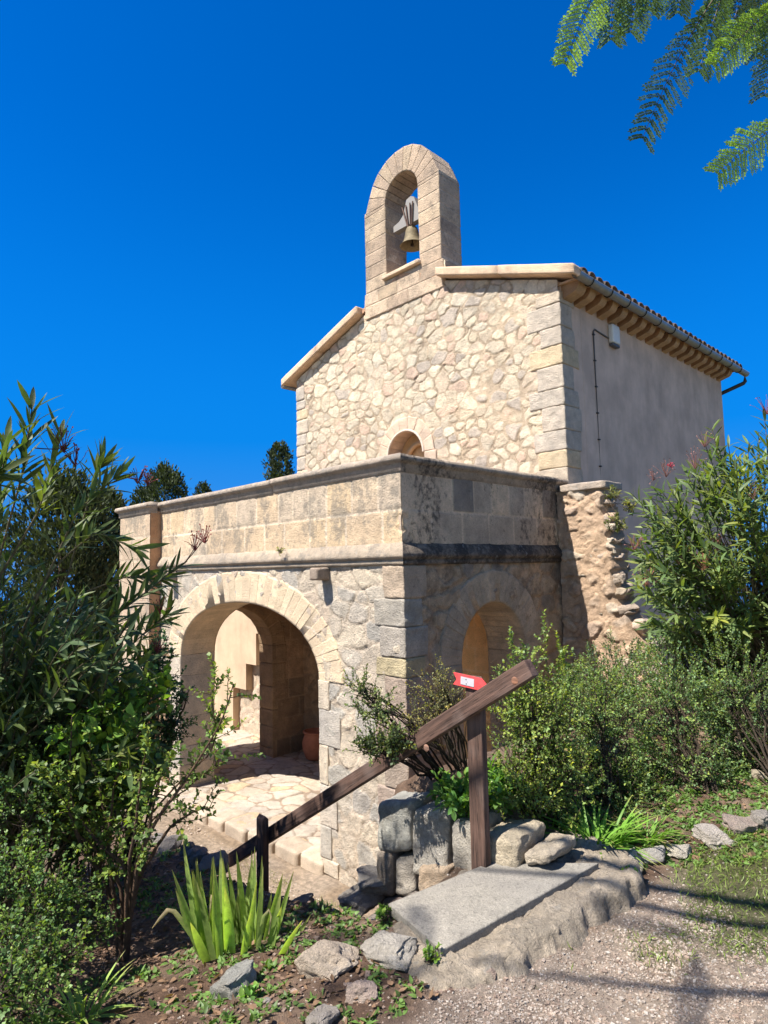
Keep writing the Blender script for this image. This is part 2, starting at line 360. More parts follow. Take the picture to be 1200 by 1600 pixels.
def arch_ring(mb, O, U, V, Nn, cx, zs, rx, rz, t, depth, nv, cols, seed, p=2.0, jamb=None, proud=.012, gap=.006, jt=None, r=.005, amp=.004):
    O, U, V, Nn = map(lambda a: np.array(a, float), (O, U, V, Nn)); rg = np.random.default_rng(seed)
    def pt(th, k):
        x = math.copysign(abs(math.cos(th)) ** (2 / p), math.cos(th)); z = max(math.sin(th), 0) ** (2 / p)
        return cx + (rx + k) * x, zs + (rz + k) * z
    w = rg.uniform(.8, 1.2, nv); e = np.concatenate([[0], np.cumsum(w)]) / w.sum() * math.pi
    def W3(a, b, d): return O + a * U + b * V - d * Nn
    tf = np.linspace(0, math.pi, 49); ff = []
    for q_ in tf: ff += [W3(*pt(q_, .004), depth - .004), W3(*pt(q_, .004), -(proud - .002)), W3(*pt(q_, t * .95), -(proud - .002))]
    mb.add(ff, [[q_ * 3 + s_, q_ * 3 + s_ + 1, q_ * 3 + s_ + 4, q_ * 3 + s_ + 3] for q_ in range(48) for s_ in (0, 1)], np.array(cols[0]) * np.array([1.03, 1.04, 1.06]))
    for i in range(nv):
        g = gap / (rx) ; a0, a1 = e[i] + g, e[i + 1] - g; tt = t * rg.uniform(.96, 1.03); pr = proud + rg.uniform(-.003, .003)
        C = []
        for th in (a0, a1):
            for k in (0, tt):
                for d in (-pr, depth): C.append(W3(*pt(th, k), d))
        block(mb, C, r, amp, np.array(cols[rg.integers(len(cols))]) * rg.uniform(.9, 1.08), seed + i, 5, 8)
    if jamb is not None:
        for s in (-1, 1):
            z = zs
            while z > jamb + .04:
                hh = min(rg.uniform(.24, .36), z - jamb); 
                if z - hh - jamb < .12: hh = z - jamb
                tt = (jt or t) * rg.uniform(.8, 1.15); pr = proud + rg.uniform(-.003, .004)
                C = []
                for a in (cx + s * rx, cx + s * (rx + tt)):
                    for b in (z - hh + gap, z - gap):
                        for d in (-pr, depth): C.append(W3(a, b, d))
                block(mb, C, r, amp, np.array(cols[rg.integers(len(cols))]) * rg.uniform(.88, 1.08), int(seed + z * 100 + s), 5, 8)
                z -= hh
def moulding(mb, path, prof, c, seed=0, step=.12, amp=.004):
    """sweep a closed (out, z) profile along a polyline of (x, y, outx, outy) stations"""
    P = []; 
    for k in range(len(path) - 1):
        a = np.array(path[k]); b = np.array(path[k + 1]); n = max(1, int(np.linalg.norm((b - a)[:2]) / step))
        for i in range(n): P.append(a + (b - a) * i / n)
    P.append(np.array(path[-1])); P = np.array(P); prof = np.array(prof); m = len(prof)
    X = np.zeros((len(P), m, 3)); X[:, :, 0] = P[:, None, 0] + P[:, None, 2] * prof[None, :, 0]; X[:, :, 1] = P[:, None, 1] + P[:, None, 3] * prof[None, :, 0]; X[:, :, 2] = prof[None, :, 1]
    X = X.reshape(-1, 3); d = fbm(X * 9 + seed, seed, 4, .6)[:, None] * 2 * amp; X = X + d * np.array([.6, -.6, 1])
    i = (np.arange(len(P) - 1)[:, None] * m + np.arange(m)[None]); j = (np.arange(len(P) - 1)[:, None] * m + (np.arange(m)[None] + 1) % m)
    mb.add(X, np.stack([i, i + m, j + m, j], -1).reshape(-1, 4), c)
    mb.ngon(X[:m], c); mb.ngon(X[-m:][::-1], c)
def rock(mb, c, size, seed, col, rot=0, n=9, amp=.28, box_=.45):
    P, F = unit_cube(n); Q = nrm(P) * (1 - box_) + P * box_; rr_ = np.random.default_rng(seed + 500)
    for _ in range(11):
        nn = rr_.normal(size=3) * np.array([1, 1, .8]); nn /= np.linalg.norm(nn); Q = Q - np.maximum(Q @ nn - rr_.uniform(.6, .9), 0)[:, None] * nn
    Q = Q * (1 + amp * 2 * fbm(P * 1.1 + seed * 5.1, seed, 2))[:, None] + (.16 * fbm(P * 3.5 + seed, seed + 3, 5, .65) + .09 * ridge(P * np.array([1.2, 1.2, 2.6]) + seed, seed + 5, 4))[:, None] * nrm(P)
    Q = Q * np.array(size) / 2; cr, sr = math.cos(rot), math.sin(rot)
    X = np.stack([Q[:, 0] * cr - Q[:, 1] * sr, Q[:, 0] * sr + Q[:, 1] * cr, Q[:, 2]], 1) + np.array(c)
    mb.add(X, F, col)

# ------------------------------------------------------------------ terrain
FLOOR = -2.85
def d_line(x, y, a, b):
    """signed distance to line a->b, positive on its left"""
    dx, dy = b[0] - a[0], b[1] - a[1]; L = math.hypot(dx, dy); return (dx * (y - a[1]) - dy * (x - a[0])) / L
def terrain(x, y):
    up = -1.61 - .17 * np.clip(1.9 - x, 0, 3.2) * sst(-1.1, -1.6, y) - .1 * sst(-2, -5, x)
    up = up + .1 * np.clip(y + 1.5, 0, 1.6) * sst(1.2, 1.9, x)
    up = up + .55 * sst(1.3, 2.6, y) * sst(.9, 1.5, x)
    pl = lerp(-2.0, -1.27, sst(0, 1.3, x)); up = lerp(up, np.maximum(pl, up * (x > 1.2) + pl * (x <= 1.2)), sst(-1.2, -1.02, y) * sst(1.95, 1.6, x))
    bank = np.minimum(np.maximum(d_line(x, y, (1.2, -1.31), (.12, -.3)), -1.10 - y), np.minimum(lerp(y + 1.75, y + 1.95, sst(-.4, .3, x)), 9))
    bank = np.minimum(bank, 1.64 - x)
    bank = np.where((x < .03) & (y > -.4), 1, bank)
    yard = sst(0, .15, bank)
    yz = -2.97 + 0 * x
    up = lerp(up, yz, yard)
    r = np.hypot(x, y); up = np.where(r > 11, lerp(up, -3.4, sst(11, 18, r)), up)
    up = up - .07 * np.clip(r - 25, 0, 800) * 1.0
    return np.maximum(up, -47)
def tz(x, y):
    return float(terrain(np.array([float(x)]), np.array([float(y)]))[0])
def axis(lo, hi, mid, fine):
    a = [mid[0]]; s = fine
    m = np.arange(mid[0], mid[1], fine)
    L = []; p = mid[0]; s = .06
    while p > lo: p -= s; L.append(p); s *= 1.13
    R = []; p = m[-1]; s = .06
    while p < hi: p += s; R.append(p); s *= 1.13
    return np.concatenate([L[::-1], m, R])
SLABP = [(1.52, -1.84), (2.06, -2.2), (2.62, -1.4), (2.50, -.98), (2.2, -.92), (1.88, -1.2)]
def sd_poly(x, y, P):
    P = np.array(P); d = np.full(len(x), 9.); ins = np.zeros(len(x), bool)
    for i in range(len(P)):
        a = P[i]; b = P[(i + 1) % len(P)]; e = b - a; t = np.clip(((x - a[0]) * e[0] + (y - a[1]) * e[1]) / (e @ e), 0, 1)
        d = np.minimum(d, np.hypot(x - a[0] - t * e[0], y - a[1] - t * e[1]))
        c = ((a[1] > y) != (b[1] > y)) & (x < (b[0] - a[0]) * (y - a[1]) / (b[1] - a[1] + 1e-12) + a[0]); ins ^= c
    return np.where(ins, d, -d)
def grass_mask(x, y):
    P = np.stack([x, y, x * 0], 1); return np.clip(sst(.35, -.05, np.hypot((x - 2.98) / .42, (y + .5) / .75) - 1 + 3 * np.clip(-d_line(x, y, (2.5, -.95), (2.85, .25)) * -1, 0, 1) + fbm(P * 3, 77, 3) * 1.0), 0, 1)
def ground_mesh():
    ax = axis(-6000, 6000, (-.2, 4.6), .018); ay = axis(-6000, 6000, (-3.9, .9), .018)
    gx, gy = np.meshgrid(ax, ay, indexing='ij'); x = gx.ravel(); y = gy.ravel(); P = np.stack([x, y, x * 0], 1)
    z = terrain(x, y); near = sst(9, 5, np.hypot(x - 2, y + 1))
    z = z + near * (fbm(P * 2.2, 3, 4) * .07 + fbm(P * 14, 9, 4, .6) * .028)
    gravel = sst(-.08, .12, -sd_poly(x, y, SLABP) * 0 + d_line(x, y, (2.12, -2.75), (2.25, -2.1)) * -1 + fbm(P * 3, 21, 3) * .5) * sst(1.5, 1.9, x)
    gravel = gravel * sst(-.45, -.75, y + fbm(P * 2, 22, 3) * .6)
    g = np.array([.5, .41, .33]); soil = np.array([.2, .125, .085]); dry = np.array([.38, .28, .2]); yard = np.array([.5, .41, .32]); far = np.array([.07, .08, .035])
    n = fbm(P * 5, 31, 4)[:, None]; n2 = fbm(P * 40, 32, 3)[:, None]
    c = lerp(soil, dry, np.clip(.35 + n * 2.5, 0, 1)); c = lerp(c, g, np.clip(gravel[:, None] * (1 + n * 1.6), 0, 1))
    c = lerp(c, np.array([.13, .14, .05]), (grass_mask(x, y) * .8)[:, None])
    yd = ((z < -2.85) & (x < 1.5) & (x > -9) & (y > -2.2))[:, None]; c = np.where(yd, lerp(yard, np.array([.42, .32, .22]), np.clip(.5 + n * 3, 0, 1)), c)
    c = c * (1 + n2 * .6); r = np.hypot(x, y)[:, None]; scrub = sst(3.2, 5.2, np.hypot(x - 1.2, y + 1.6))[:, None] * sst(-.12, .1, n + .03) * (~yd) * (1 - gravel[:, None]); c = lerp(c, np.array([.11, .12, .045]) * (1 + n2), scrub * .85); c = lerp(c, far, sst(9, 16, r))
    nx, ny = len(ax), len(ay); i = (np.arange(nx - 1)[:, None] * ny + np.arange(ny - 1)[None]).ravel()
    mb = MB(); mb.add(np.stack([x, y, z], 1), np.stack([i, i + ny, i + ny + 1, i + 1], 1), c)
    tag(mb.build('ground', M['ground']), kind='structure')
ground_mesh()
mb = MB(); mb.add([(-9000, -9000, -45), (9000, -9000, -45), (9000, 9000, -45), (-9000, 9000, -45)], [(0, 1, 2, 3)], (.02, .09, .25)); tag(mb.build('sea', M['sea'], smooth=False), kind='structure')

# palettes (linear albedo)
CREAM = ((.70, .61, .46), (.66, .56, .42), (.72, .64, .50), (.63, .54, .40), (.69, .57, .43), (.60, .52, .40), (.74, .65, .49), (.54, .47, .39), (.66, .5, .38))
LOWP = ((.64, .56, .45), (.58, .52, .44), (.66, .57, .45), (.53, .49, .43), (.65, .54, .42), (.60, .54, .45), (.52, .49, .43), (.68, .59, .46))
SAND = ((.60, .44, .28), (.57, .42, .29), (.62, .48, .33), (.55, .38, .23))
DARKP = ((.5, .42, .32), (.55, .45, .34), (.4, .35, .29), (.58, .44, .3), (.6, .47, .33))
ex, ey, ez = np.eye(3)
# ------------------------------------------------------------------ chapel
YC = 2.81; XR = .05; XL = -5.38; XM = -2.64; ZE = 3.50; SL = .345; YB = 8.42
chapel = empty('chapel', (XM, YC, -3), 'small rubble stone chapel with pink rendered side, tiled gable roof and bell arch', 'chapel')
def roofz(u): return ZE + SL * (XR - XM - abs(u - XM))      # underside of roof at facade
mb = MB()
WIN = (-2.62, 1.70, .385, .385)
poly = [(XL, -3), (XR, -3), (XR, roofz(XR)), (XM, roofz(XM)), (XL, roofz(XL))]
# body: front wall with window opening built as two polygons, side and back walls
zw = 1.45
left = [(XL, zw), (WIN[0] - WIN[2] - .2, zw)] + [(WIN[0] - (WIN[2] + .2) * math.cos(t), WIN[1] + (WIN[3] + .2) * math.sin(t)) for t in np.linspace(0, math.pi / 2, 9)] + [(WIN[0], roofz(XM)), (XM, roofz(XM)), (XL, roofz(XL))]
right = [(XR, zw), (XR, roofz(XR)), (WIN[0], roofz(XM))] + [(WIN[0] + (WIN[2] + .2) * math.cos(t), WIN[1] + (WIN[3] + .2) * math.sin(t)) for t in np.linspace(math.pi / 2, 0, 9)] + [(WIN[0] + WIN[2] + .2, zw)]
pc = (.62, .465, .36)
O = (0, YC + .05, 0)
prism(mb, [(XL, -3), (XR, -3), (XR, zw), (XL, zw)], O, ex, ez, -ey, .5, pc)
prism(mb, left, O, ex, ez, -ey, .5, pc); prism(mb, right, O, ex, ez, -ey, .5, pc)
box(mb, (XR - .5, YC + .5, -3), (XR + .002, YB - .003, ZE + .02), pc); box(mb, (XL, YC + .5, -3), (XL + .5, YB - .003, ZE + .02), pc)
prism(mb, poly, (0, YB - .4, 0), ex, ez, -ey, .4, pc)
mb.build('wall', M['plaster'], chapel, smooth=False)
TW0, TW1 = -3.43, -1.80
def ck(u, v):
    k = (v < roofz(u) + 0 * u if False else v < ZE + SL * (XR - XM - np.abs(u - XM)) + .02) | ((np.abs(u - (TW0 + TW1) / 2) < (TW1 - TW0) / 2 + .06) & (v < 4.46))
    return k & ~in_arch(u, v, WIN[0], WIN[1], WIN[2] + .12, WIN[3] + .12, z0=1.3) & (u < XR + .001)
skin('rubble_facade', chapel, (0, YC, 0), ex, ez, -ey, (XL, XR - .01), (.6, 4.5), .013,
     lambda u, v: rubble(u, v, .195, .145, 5, .019, .006, CREAM, (.56, .45, .325), .007, .055, .01, .14, .42), ck, M['rubble'])
mb = MB(); arch_ring(mb, (0, YC, 0), ex, ez, -ey, WIN[0], WIN[1], WIN[2], WIN[3], .2, .45, 9, ((.62, .48, .36), (.6, .47, .36)), 31, jamb=1.3, proud=.03, gap=.001, r=.006, amp=.002)
wf = mb.build('window', M['ashlar'], chapel)
mb = MB()
for k, z in ((0, .03),):
    tube(mb, [(WIN[0] + (WIN[2] - .01) * math.cos(t), YC - .035, WIN[1] + (WIN[3] - .01) * math.sin(t)) for t in np.linspace(0, math.pi, 20)], .018, (.68, .58, .48), 8)
mb.build('frame', M['ashlar'], wf)
mb = MB(); prism(mb, arch_pts(WIN[0], 1.3, WIN[1], WIN[2] - .01, WIN[3] - .01), (0, YC + .26, 0), ex, ez, -ey, .03, (.62, .42, .22)); mb.build('shutter', M['ashlar'], wf, smooth=False)
mb = MB(); tube(mb, [(WIN[0] + .1 + .3 * math.cos(t), YC + .2, WIN[1] - .12 + .32 * math.sin(t)) for t in np.linspace(0, math.pi, 14)], .04, (.55, .38, .22), 8); mb.build('inner_arch', M['ashlar'], wf)
mb = MB(); prism(mb, arch_pts(WIN[0] + .26, 1.3, WIN[1] - .02, .12, .2), (0, YC + .235, 0), ex, ez, -ey, .01, (.12, .045, .02)); mb.build('pane', M['plastic'], wf, smooth=False)
# quoins right corner (long and short work, also seen on the rendered side)
rg = np.random.default_rng(4)
QC = ((.62, .53, .41), (.64, .54, .40), (.66, .54, .36), (.58, .51, .42), (.66, .55, .38), (.55, .49, .41))
z = .62; i = 0
while z < 3.3:
    hh = rg.uniform(.2, .3); hh = min(hh, 3.38 - z)
    if hh < .1: break
    a = rg.uniform(.34, .56) if i % 2 else rg.uniform(.25, .4); b = rg.uniform(.22, .4)
    c = np.array(QC[rg.integers(len(QC))]); mb = MB()
    block(mb, bx8((XR - a, YC - .016, z + .003), (XR + .014, YC + b, z + hh - .003)), .012, .012, c, 50 + i, 20, 8)
    mb.build('quoin', M['rubble'], chapel); z += hh; i += 1
z = .62; i = 0
while z < 3.2:
    hh = rg.uniform(.16, .27); hh = min(hh, 3.35 - z); a = rg.uniform(.2, .36); mb = MB()
    block(mb, bx8((XL - .012, YC - .018, z + .006), (XL + a, YC + .2, z + hh - .006)), .02, .01, np.array(QC[rg.integers(len(QC))]) * 1.05, 90 + i, 10, 6)
    mb.build('quoin', M['rubble'], chapel); z += hh; i += 1
# roof
roof_m = MB(); OV = .26
for s, xe in ((1, XR + OV), (-1, XL - OV)):
    zE = ZE - SL * OV + .06; zP = roofz(XM) + .06
    A = [(xe, YC - .02, zE), (XM, YC - .02, zP), (XM, YB + .3, zP), (xe, YB + .3, zE)]; B = [(p[0], p[1], p[2] + .07) for p in A]
    V = A + B; Fq = [(0, 1, 2, 3), (7, 6, 5, 4), (0, 4, 5, 1), (1, 5, 6, 2), (2, 6, 7, 3), (3, 7, 4, 0)]
    roof_m.add(V, [f if s > 0 else f[::-1] for f in Fq], (.5, .31, .2))
roof = roof_m.build('roof', M['tile'], chapel, smooth=False)
mb = MB()
for s, xe in ((1, XR + OV + .05), (-1, XL - OV - .05)):       # rounded clay tile courses
    zE = ZE - SL * (OV + .05) + .13; zP = roofz(XM) + .13; y = YC + .1; k = 0
    while y < YB + .3:
        th = np.linspace(0, math.pi, 8); w = .085; prof = np.stack([np.cos(th) * w, np.sin(th) * .065], 1)
        if s > 0 or k % 1 == 0:
            X = []; nseg = 10
            for q in range(nseg + 1):
                t = q / nseg; xx = lerp(xe, XM, t); zz = lerp(zE, zP, t) + (.012 if q % 2 else 0)
                for a, b in prof: X.append((xx, y + a, zz + b + .005 * math.sin(k * 2.3)))
            for q in range(nseg + 1):
                t = q / nseg; xx = lerp(xe, XM, t); zz = lerp(zE, zP, t) + (.012 if q % 2 else 0)
                for a, b in prof: X.append((xx, y + a * .8, zz + b * .75 + .005 * math.sin(k * 2.3)))
            m = 8; half = (nseg + 1) * m; i = np.arange(nseg)[:, None] * m + np.arange(m - 1)[None]; Fq = np.stack([i, i + m, i + m + 1, i + 1], -1).reshape(-1, 4)
            F2_ = np.concatenate([Fq, Fq[:, ::-1] + half, [[j, j + 1, half + j + 1, half + j] for j in range(m - 1)]])
            mb.add(X, F2_, np.array((.21, .155, .125)) * rg.uniform(.6, 1.2))
        y += .195; k += 1
mb.build('roof_tiles', M['tile'], roof)
def rake(x0, x1):
    mb = MB(); n = max(2, int(abs(x1 - x0) / .8)); 
    for k in range(n):
        a = lerp(x0, x1, k / n); b = lerp(x0, x1, (k + 1) / n); lo, hi = min(a, b) + .001, max(a, b) - .001
        C = []
        for xx in (lo, hi):
            for y in (YC - .15, YC + .2):
                for dz in (-.005, .125): C.append((xx, y, ZE + SL * (XR - XM - abs(xx - XM)) + .05 + dz + rg.uniform(-.002, .002)))
        block(mb, C, .012, .006, np.array((.66, .49, .34)) * rg.uniform(.97, 1.03), int(300 + k + x0 * 9), 5, 8)
    return mb.build('gable_coping', M['ashlar'], chapel)
rake(TW1 - .02, XR + OV + .03); rake(XL - OV - .03, TW0 - .11)
# eaves: corbels, boards, gutters
CB = MB(); 
prof = [(0, 0), (.235, 0)] + [(.235 - .1 * (1 - math.cos(t)) , -.13 * math.sin(t)) for t in np.linspace(.15, math.pi / 2, 6)] + [(.06, -.155), (0, -.17)]
k = 0; y = YC + .06
while y < YB - .1:
    mb = MB(); w = .15 if k else .2
    pz = ZE - .1 + .045
    A = np.array([(XR + a * 1.02, y, pz + b) for a, b in prof]); B = A + np.array([0, w, 0])
    mb.ngon(A, (.36, .21, .11)); mb.ngon(B[::-1], (.36, .21, .11))
    for q in range(len(A)):
        j = (q + 1) % len(A); mb.ngon([A[j], A[q], B[q], B[j]], (.5, .34, .2))
    o = mb.build('corbel', M['ashlar'], chapel, smooth=False); o.name = 'corbel'; y += .295; k += 1
mb = MB(); box(mb, (XR - .1, YC + .02, ZE - .054), (XR + OV + .0, YB + .1, ZE - .028), (.5, .33, .2)); mb.build('soffit', M['ashlar'], roof, smooth=False)
def gutter(x, z, sgn):
    mb = MB(); th = np.linspace(math.pi, 2 * math.pi, 10); R = .062; y0, y1 = YC - .1, YB + .42; X = []; n = 30
    for q in range(n + 1):
        yy = lerp(y0, y1, q / n)
        for t in th: X.append((x + R * math.cos(t), yy, z + R * 1.15 * math.sin(t)))
        for t in th[::-1]: X.append((x + (R - .006) * math.cos(t), yy, z + .001 + (R - .006) * 1.15 * math.sin(t)))
    m = 20; i = np.arange(n)[:, None] * m + np.arange(m)[None]; j = np.arange(n)[:, None] * m + (np.arange(m)[None] + 1) % m
    mb.add(X, np.stack([i, i + m, j + m, j], -1).reshape(-1, 4), (.34, .33, .3))
    g = mb.build('gutter', M['zinc'], roof)
    for yy in (y1,):
        mb = MB(); mb.ngon([(x + R * math.cos(t), yy, z + R * 1.15 * math.sin(t)) for t in th], (.3, .3, .28)); mb.ngon([(x + R * math.cos(t), yy + .004, z + R * 1.15 * math.sin(t)) for t in th[::-1]], (.3, .3, .28)); mb.build('gutter_end', M['zinc'], g) if False else mb.build('gutter_end', M['zinc'], roof, smooth=False)
    if sgn > 0:
        yy = y0 + .3
        while yy < y1 - .1:
            mb = MB(); tube(mb, [(x - .26, yy, z - .01), (x - .12, yy, z - .055)] + [(x + (R + .006) * math.cos(t), yy, z + (R + .006) * 1.15 * math.sin(t)) for t in np.linspace(math.pi * 1.1, 2 * math.pi, 7)], .007, (.03, .028, .025), 5)
            mb.build('gutter_bracket', M['metal'], roof); yy += .49
        mb = MB(); tube(mb, [(x, YB + .34, z - .05), (x, YB + .34, z - .17), (x - .03, YB + .34, z - .2), (x - .34, YB + .12, z - .36), (x - .5, YB + .12, z - .43), (x - .52, YB + .12, z - .5), (x - .52, YB + .12, z - 5)], .035, (.05, .05, .05), 8); mb.build('downpipe', M['metal'], roof)
gutter(XR + OV + .045, ZE - .035, 1); gutter(XL - OV - .05, ZE - .035, -1)
# bell tower
TC = (TW0 + TW1) / 2 + .03; TD = .46
mb = MB(); ox, ow, osz, ocr = -2.585, .355, 5.82, .355
TCOL = ((.52, .41, .29), (.48, .37, .27), (.56, .44, .32), (.44, .34, .25))
zz = 4.05; rows = []
while zz < 5.78: rows.append(zz); zz += .215
rows.append(5.82)
k = 0
for a, b in zip(rows[:-1], rows[1:]):
    if b <= 4.56:
        box_ = [(TW0 - .02, TW1 + .06)]
        cuts = [TW0 - .03, TW0 + .3, TW0 + .72, TW0 + 1.2, TW1 + .03] if k % 2 else [TW0 - .03, TW0 + .5, TW0 + .95, TW1 + .03]
    else: cuts = None
    prs = list(zip(cuts[:-1], cuts[1:])) if cuts else [(TW0, ox - ow), (ox + ow, TW1)]
    for p, q in prs:
        block(mb, bx8((p + .003, YC - .022, a + .004), (q - .003, YC + TD, b - .004)), .006, .006, np.array(TCOL[rg.integers(4)]) * rg.uniform(.9, 1.1), 400 + k, 7, 6); k += 1
# pale mortar core just behind the block faces
prism(mb, [(TW0 + .005, 4.1), (ox - ow - .005, 4.1), (ox - ow - .005, 5.85), (TW0 + .005, 5.85)], (0, YC - .018, 0), ex, ez, -ey, TD - .01, (.6, .5, .38))
prism(mb, [(ox + ow + .005, 4.1), (TW1 - .005, 4.1), (TW1 - .005, 5.85), (ox + ow + .005, 5.85)], (0, YC - .018, 0), ex, ez, -ey, TD - .01, (.6, .5, .38))
prism(mb, [(TW0, 4.05), (TW1, 4.05), (TW1, 4.54), (TW0, 4.54)], (0, YC - .017, 0), ex, ez, -ey, TD - .02, (.58, .48, .37))
# arch voussoirs: intrados semicircle, extrados the gable's round head with straight shoulders
nv = 11; e = np.linspace(0, math.pi, nv + 1)
def outer(th):
    c, s_ = math.cos(th), math.sin(th); a = .80; top = .735; 
    if abs(c) > 1e-6:
        t = a / abs(c)
        if osz + t * s_ < 6.0: return ox + math.copysign(a, c) - .02, osz + t * s_
    # rounded head
    t0 = .70; return ox + t0 * c * 1.04 - .02, osz + .05 + t0 * s_
for i in range(nv):
    C = []
    for th in (e[i] + .006, e[i + 1] - .006):
        for k_ in (0, 1):
            p = (ox + ow * math.cos(th), osz + ocr * math.sin(th)) if k_ == 0 else outer(th)
            for y in (YC - .022, YC + TD): C.append((p[0], y, p[1]))
    block(mb, C, .005, .005, np.array(TCOL[rg.integers(4)]) * rg.uniform(.92, 1.12), 460 + i, 6, 6)
tower = mb.build('bell_tower', M['tower'], chapel)
mb = MB(); block(mb, bx8((ox - ow - .06, YC - .085, 4.555), (ox + ow + .03, YC + TD - .05, 4.615)), .012, .004, (.6, .47, .34), 490, 6, 8); mb.build('ledge', M['ashlar'], tower)
# bell
BX, BY, BZ = ox + .05, YC + .16, 5.02
bell = empty('bell', (BX, BY, BZ), 'bronze bell hanging from a pale wooden headstock in the arch above the gable', 'bell')
pr = [(.005, .30), (.05, .3), (.085, .285), (.1, .25), (.112, .18), (.122, .12), (.145, .06), (.185, .015), (.2, 0), (.192, 0), (.16, .03), (.115, .08), (.09, .16), (.08, .24), (.005, .26)]
th = np.arange(32) / 32 * 2 * math.pi; X = [(BX + r_ * math.cos(t), BY + r_ * math.sin(t), BZ + z_) for r_, z_ in pr for t in th]
i = np.arange(len(pr) - 1)[:, None] * 32 + np.arange(32)[None]; j = np.arange(len(pr) - 1)[:, None] * 32 + (np.arange(32)[None] + 1) % 32
mb = MB(); mb.add(X, np.stack([i, i + 32, j + 32, j], -1).reshape(-1, 4)[:, ::-1], (.25, .19, .1)); mb.build('bell_body', M['bronze'], bell)
mb = MB(); tube(mb, [(BX, BY, BZ + .25), (BX, BY, BZ + .04), (BX, BY, BZ + .03), (BX, BY, BZ - .01)], [.01, .01, .028, .02], (.05, .04, .03), 8); mb.build('clapper', M['metal'], bell)
mb = MB(); hp = [(-.35, 0), (.35, 0), (.35, .12), (.2, .16), (.11, .4), (.04, .44), (-.05, .42), (-.13, .2), (-.22, .13), (-.35, .1)]
prism(mb, [(BX + a, BZ + .34 + b) for a, b in hp], (0, BY - .055, 0), ex, ez, -ey, .11, (.27, .25, .23)); mb.build('headstock', M['plastic'], bell, smooth=False)
for a, b in ((-.13, -.05), (-.05, -.02), (.04, .1), (.1, .17)):
    mb = MB(); tube(mb, [(BX + b * .4, BY - .075, BZ + .29), (BX + a, BY - .075, BZ + .66)], .011, (.09, .05, .035), 6); mb.build('strap', M['metal'], bell)
# alarm box and conduit on the rendered side wall
ab = empty('alarm_box', (XR, 4.17, 2.95), 'white plastic alarm box high on the pink rendered wall under the eaves', 'alarm box')
mb = MB(); block(mb, bx8((XR + .001, 4.05, 3.0), (XR + .075, 4.27, 3.26)), .02, 0, (.7, .7, .66), 1, 6); mb.build('cover', M['plastic'], ab)
mb = MB(); block(mb, bx8((XR + .001, 4.055, 2.95), (XR + .07, 4.265, 2.997)), .02, 0, (.1, .1, .11), 1, 6); mb.build('lamp_strip', M['plastic'], ab)
mb = MB(); tube(mb, [(XR + .012, 4.04, 3.06), (XR + .012, 3.75, 3.08), (XR + .012, 3.66, 3.09), (XR + .012, 3.62, 3.05), (XR + .012, 3.62, 1.0), (XR + .012, 3.62, -1.2)], .011, (.12, .11, .1), 6)
for z_ in np.arange(.9, 3.05, .35): box(mb, (XR + .001, 3.6, z_), (XR + .027, 3.64, z_ + .015), (.06, .06, .06))
tag(mb.build('cable_conduit', M['metal'], loc=(XR, 3.62, -1.2)), 'thin grey cable conduit running down the rendered wall from the alarm box', 'cable')

# ------------------------------------------------------------------ porch
porch = empty('porch', (-2.4, 1.3, -2.9), 'vaulted stone porch with two open arches and sandstone parapet before the chapel', 'porch')
FA = dict(cx=-2.72, zs=-1.10, rx=1.5, rz=.74, p=2.08); RA = dict(cx=1.30, zs=-.92, rx=.545, rz=.56, p=2.0)
XLP = -4.86
def fk(u, v): return ~in_arch(u, v, FA['cx'], FA['zs'], FA['rx'] + .1, FA['rz'] + .1, FA['p'])
def rk(u, v): return ~in_arch(u, v, RA['cx'], RA['zs'], RA['rx'] + .08, RA['rz'] + .08)
def lowpat(u, v): return rubble(u, v, .26, .19, 15, .02, .006, LOWP, (.68, .58, .46), .009, .08, .012, .2, .4)
skin('front_wall', porch, (0, 0, 0), ex, ez, -ey, (XLP, -.01), (-3.05, .14), .014, lowpat, fk, M['rubble_low'])
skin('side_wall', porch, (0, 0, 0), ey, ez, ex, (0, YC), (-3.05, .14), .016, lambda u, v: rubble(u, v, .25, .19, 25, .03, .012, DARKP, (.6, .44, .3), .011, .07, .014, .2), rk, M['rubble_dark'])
T = .5
mb = MB(); cc = (.4, .3, .22)       # wall cores and interior
fp = arch_pts(FA['cx'], -3.05, FA['zs'], FA['rx'] + .16, FA['rz'] + .14, p=FA['p'])
prism(mb, [(XLP + .01, -3.05), (XLP + .01, .9), (-.01, .9), (-.01, -3.05)] + fp, (0, .015, 0), ex, ez, -ey, T - .03, cc)
rp = arch_pts(RA['cx'], -3.05, RA['zs'], RA['rx'] + .12, RA['rz'] + .1)
prism(mb, [(T - .02, -3.05), (T - .02, .9), (YC - .02, .9), (YC - .02, -3.05)] + rp, (-.012, 0, 0), ey, ez, ex, T - .03, cc)
mb.build('wall_core', M['plaster'], porch, smooth=False)
IX0, IX1, IY0, IY1 = -4.55, -.5, .5, 2.28
LA = dict(cx=.95, zs=-1.15, rx=.72, rz=.62)
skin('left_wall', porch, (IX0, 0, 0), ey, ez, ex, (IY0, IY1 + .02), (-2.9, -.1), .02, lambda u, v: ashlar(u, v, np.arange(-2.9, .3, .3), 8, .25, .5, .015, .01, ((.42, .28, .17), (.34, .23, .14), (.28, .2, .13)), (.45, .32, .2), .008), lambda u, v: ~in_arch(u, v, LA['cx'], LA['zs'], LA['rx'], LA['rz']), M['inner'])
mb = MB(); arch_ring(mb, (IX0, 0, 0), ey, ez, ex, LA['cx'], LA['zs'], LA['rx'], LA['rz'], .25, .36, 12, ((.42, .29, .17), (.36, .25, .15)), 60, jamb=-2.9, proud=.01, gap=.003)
mb.build('left_arch', M['inner'], porch)
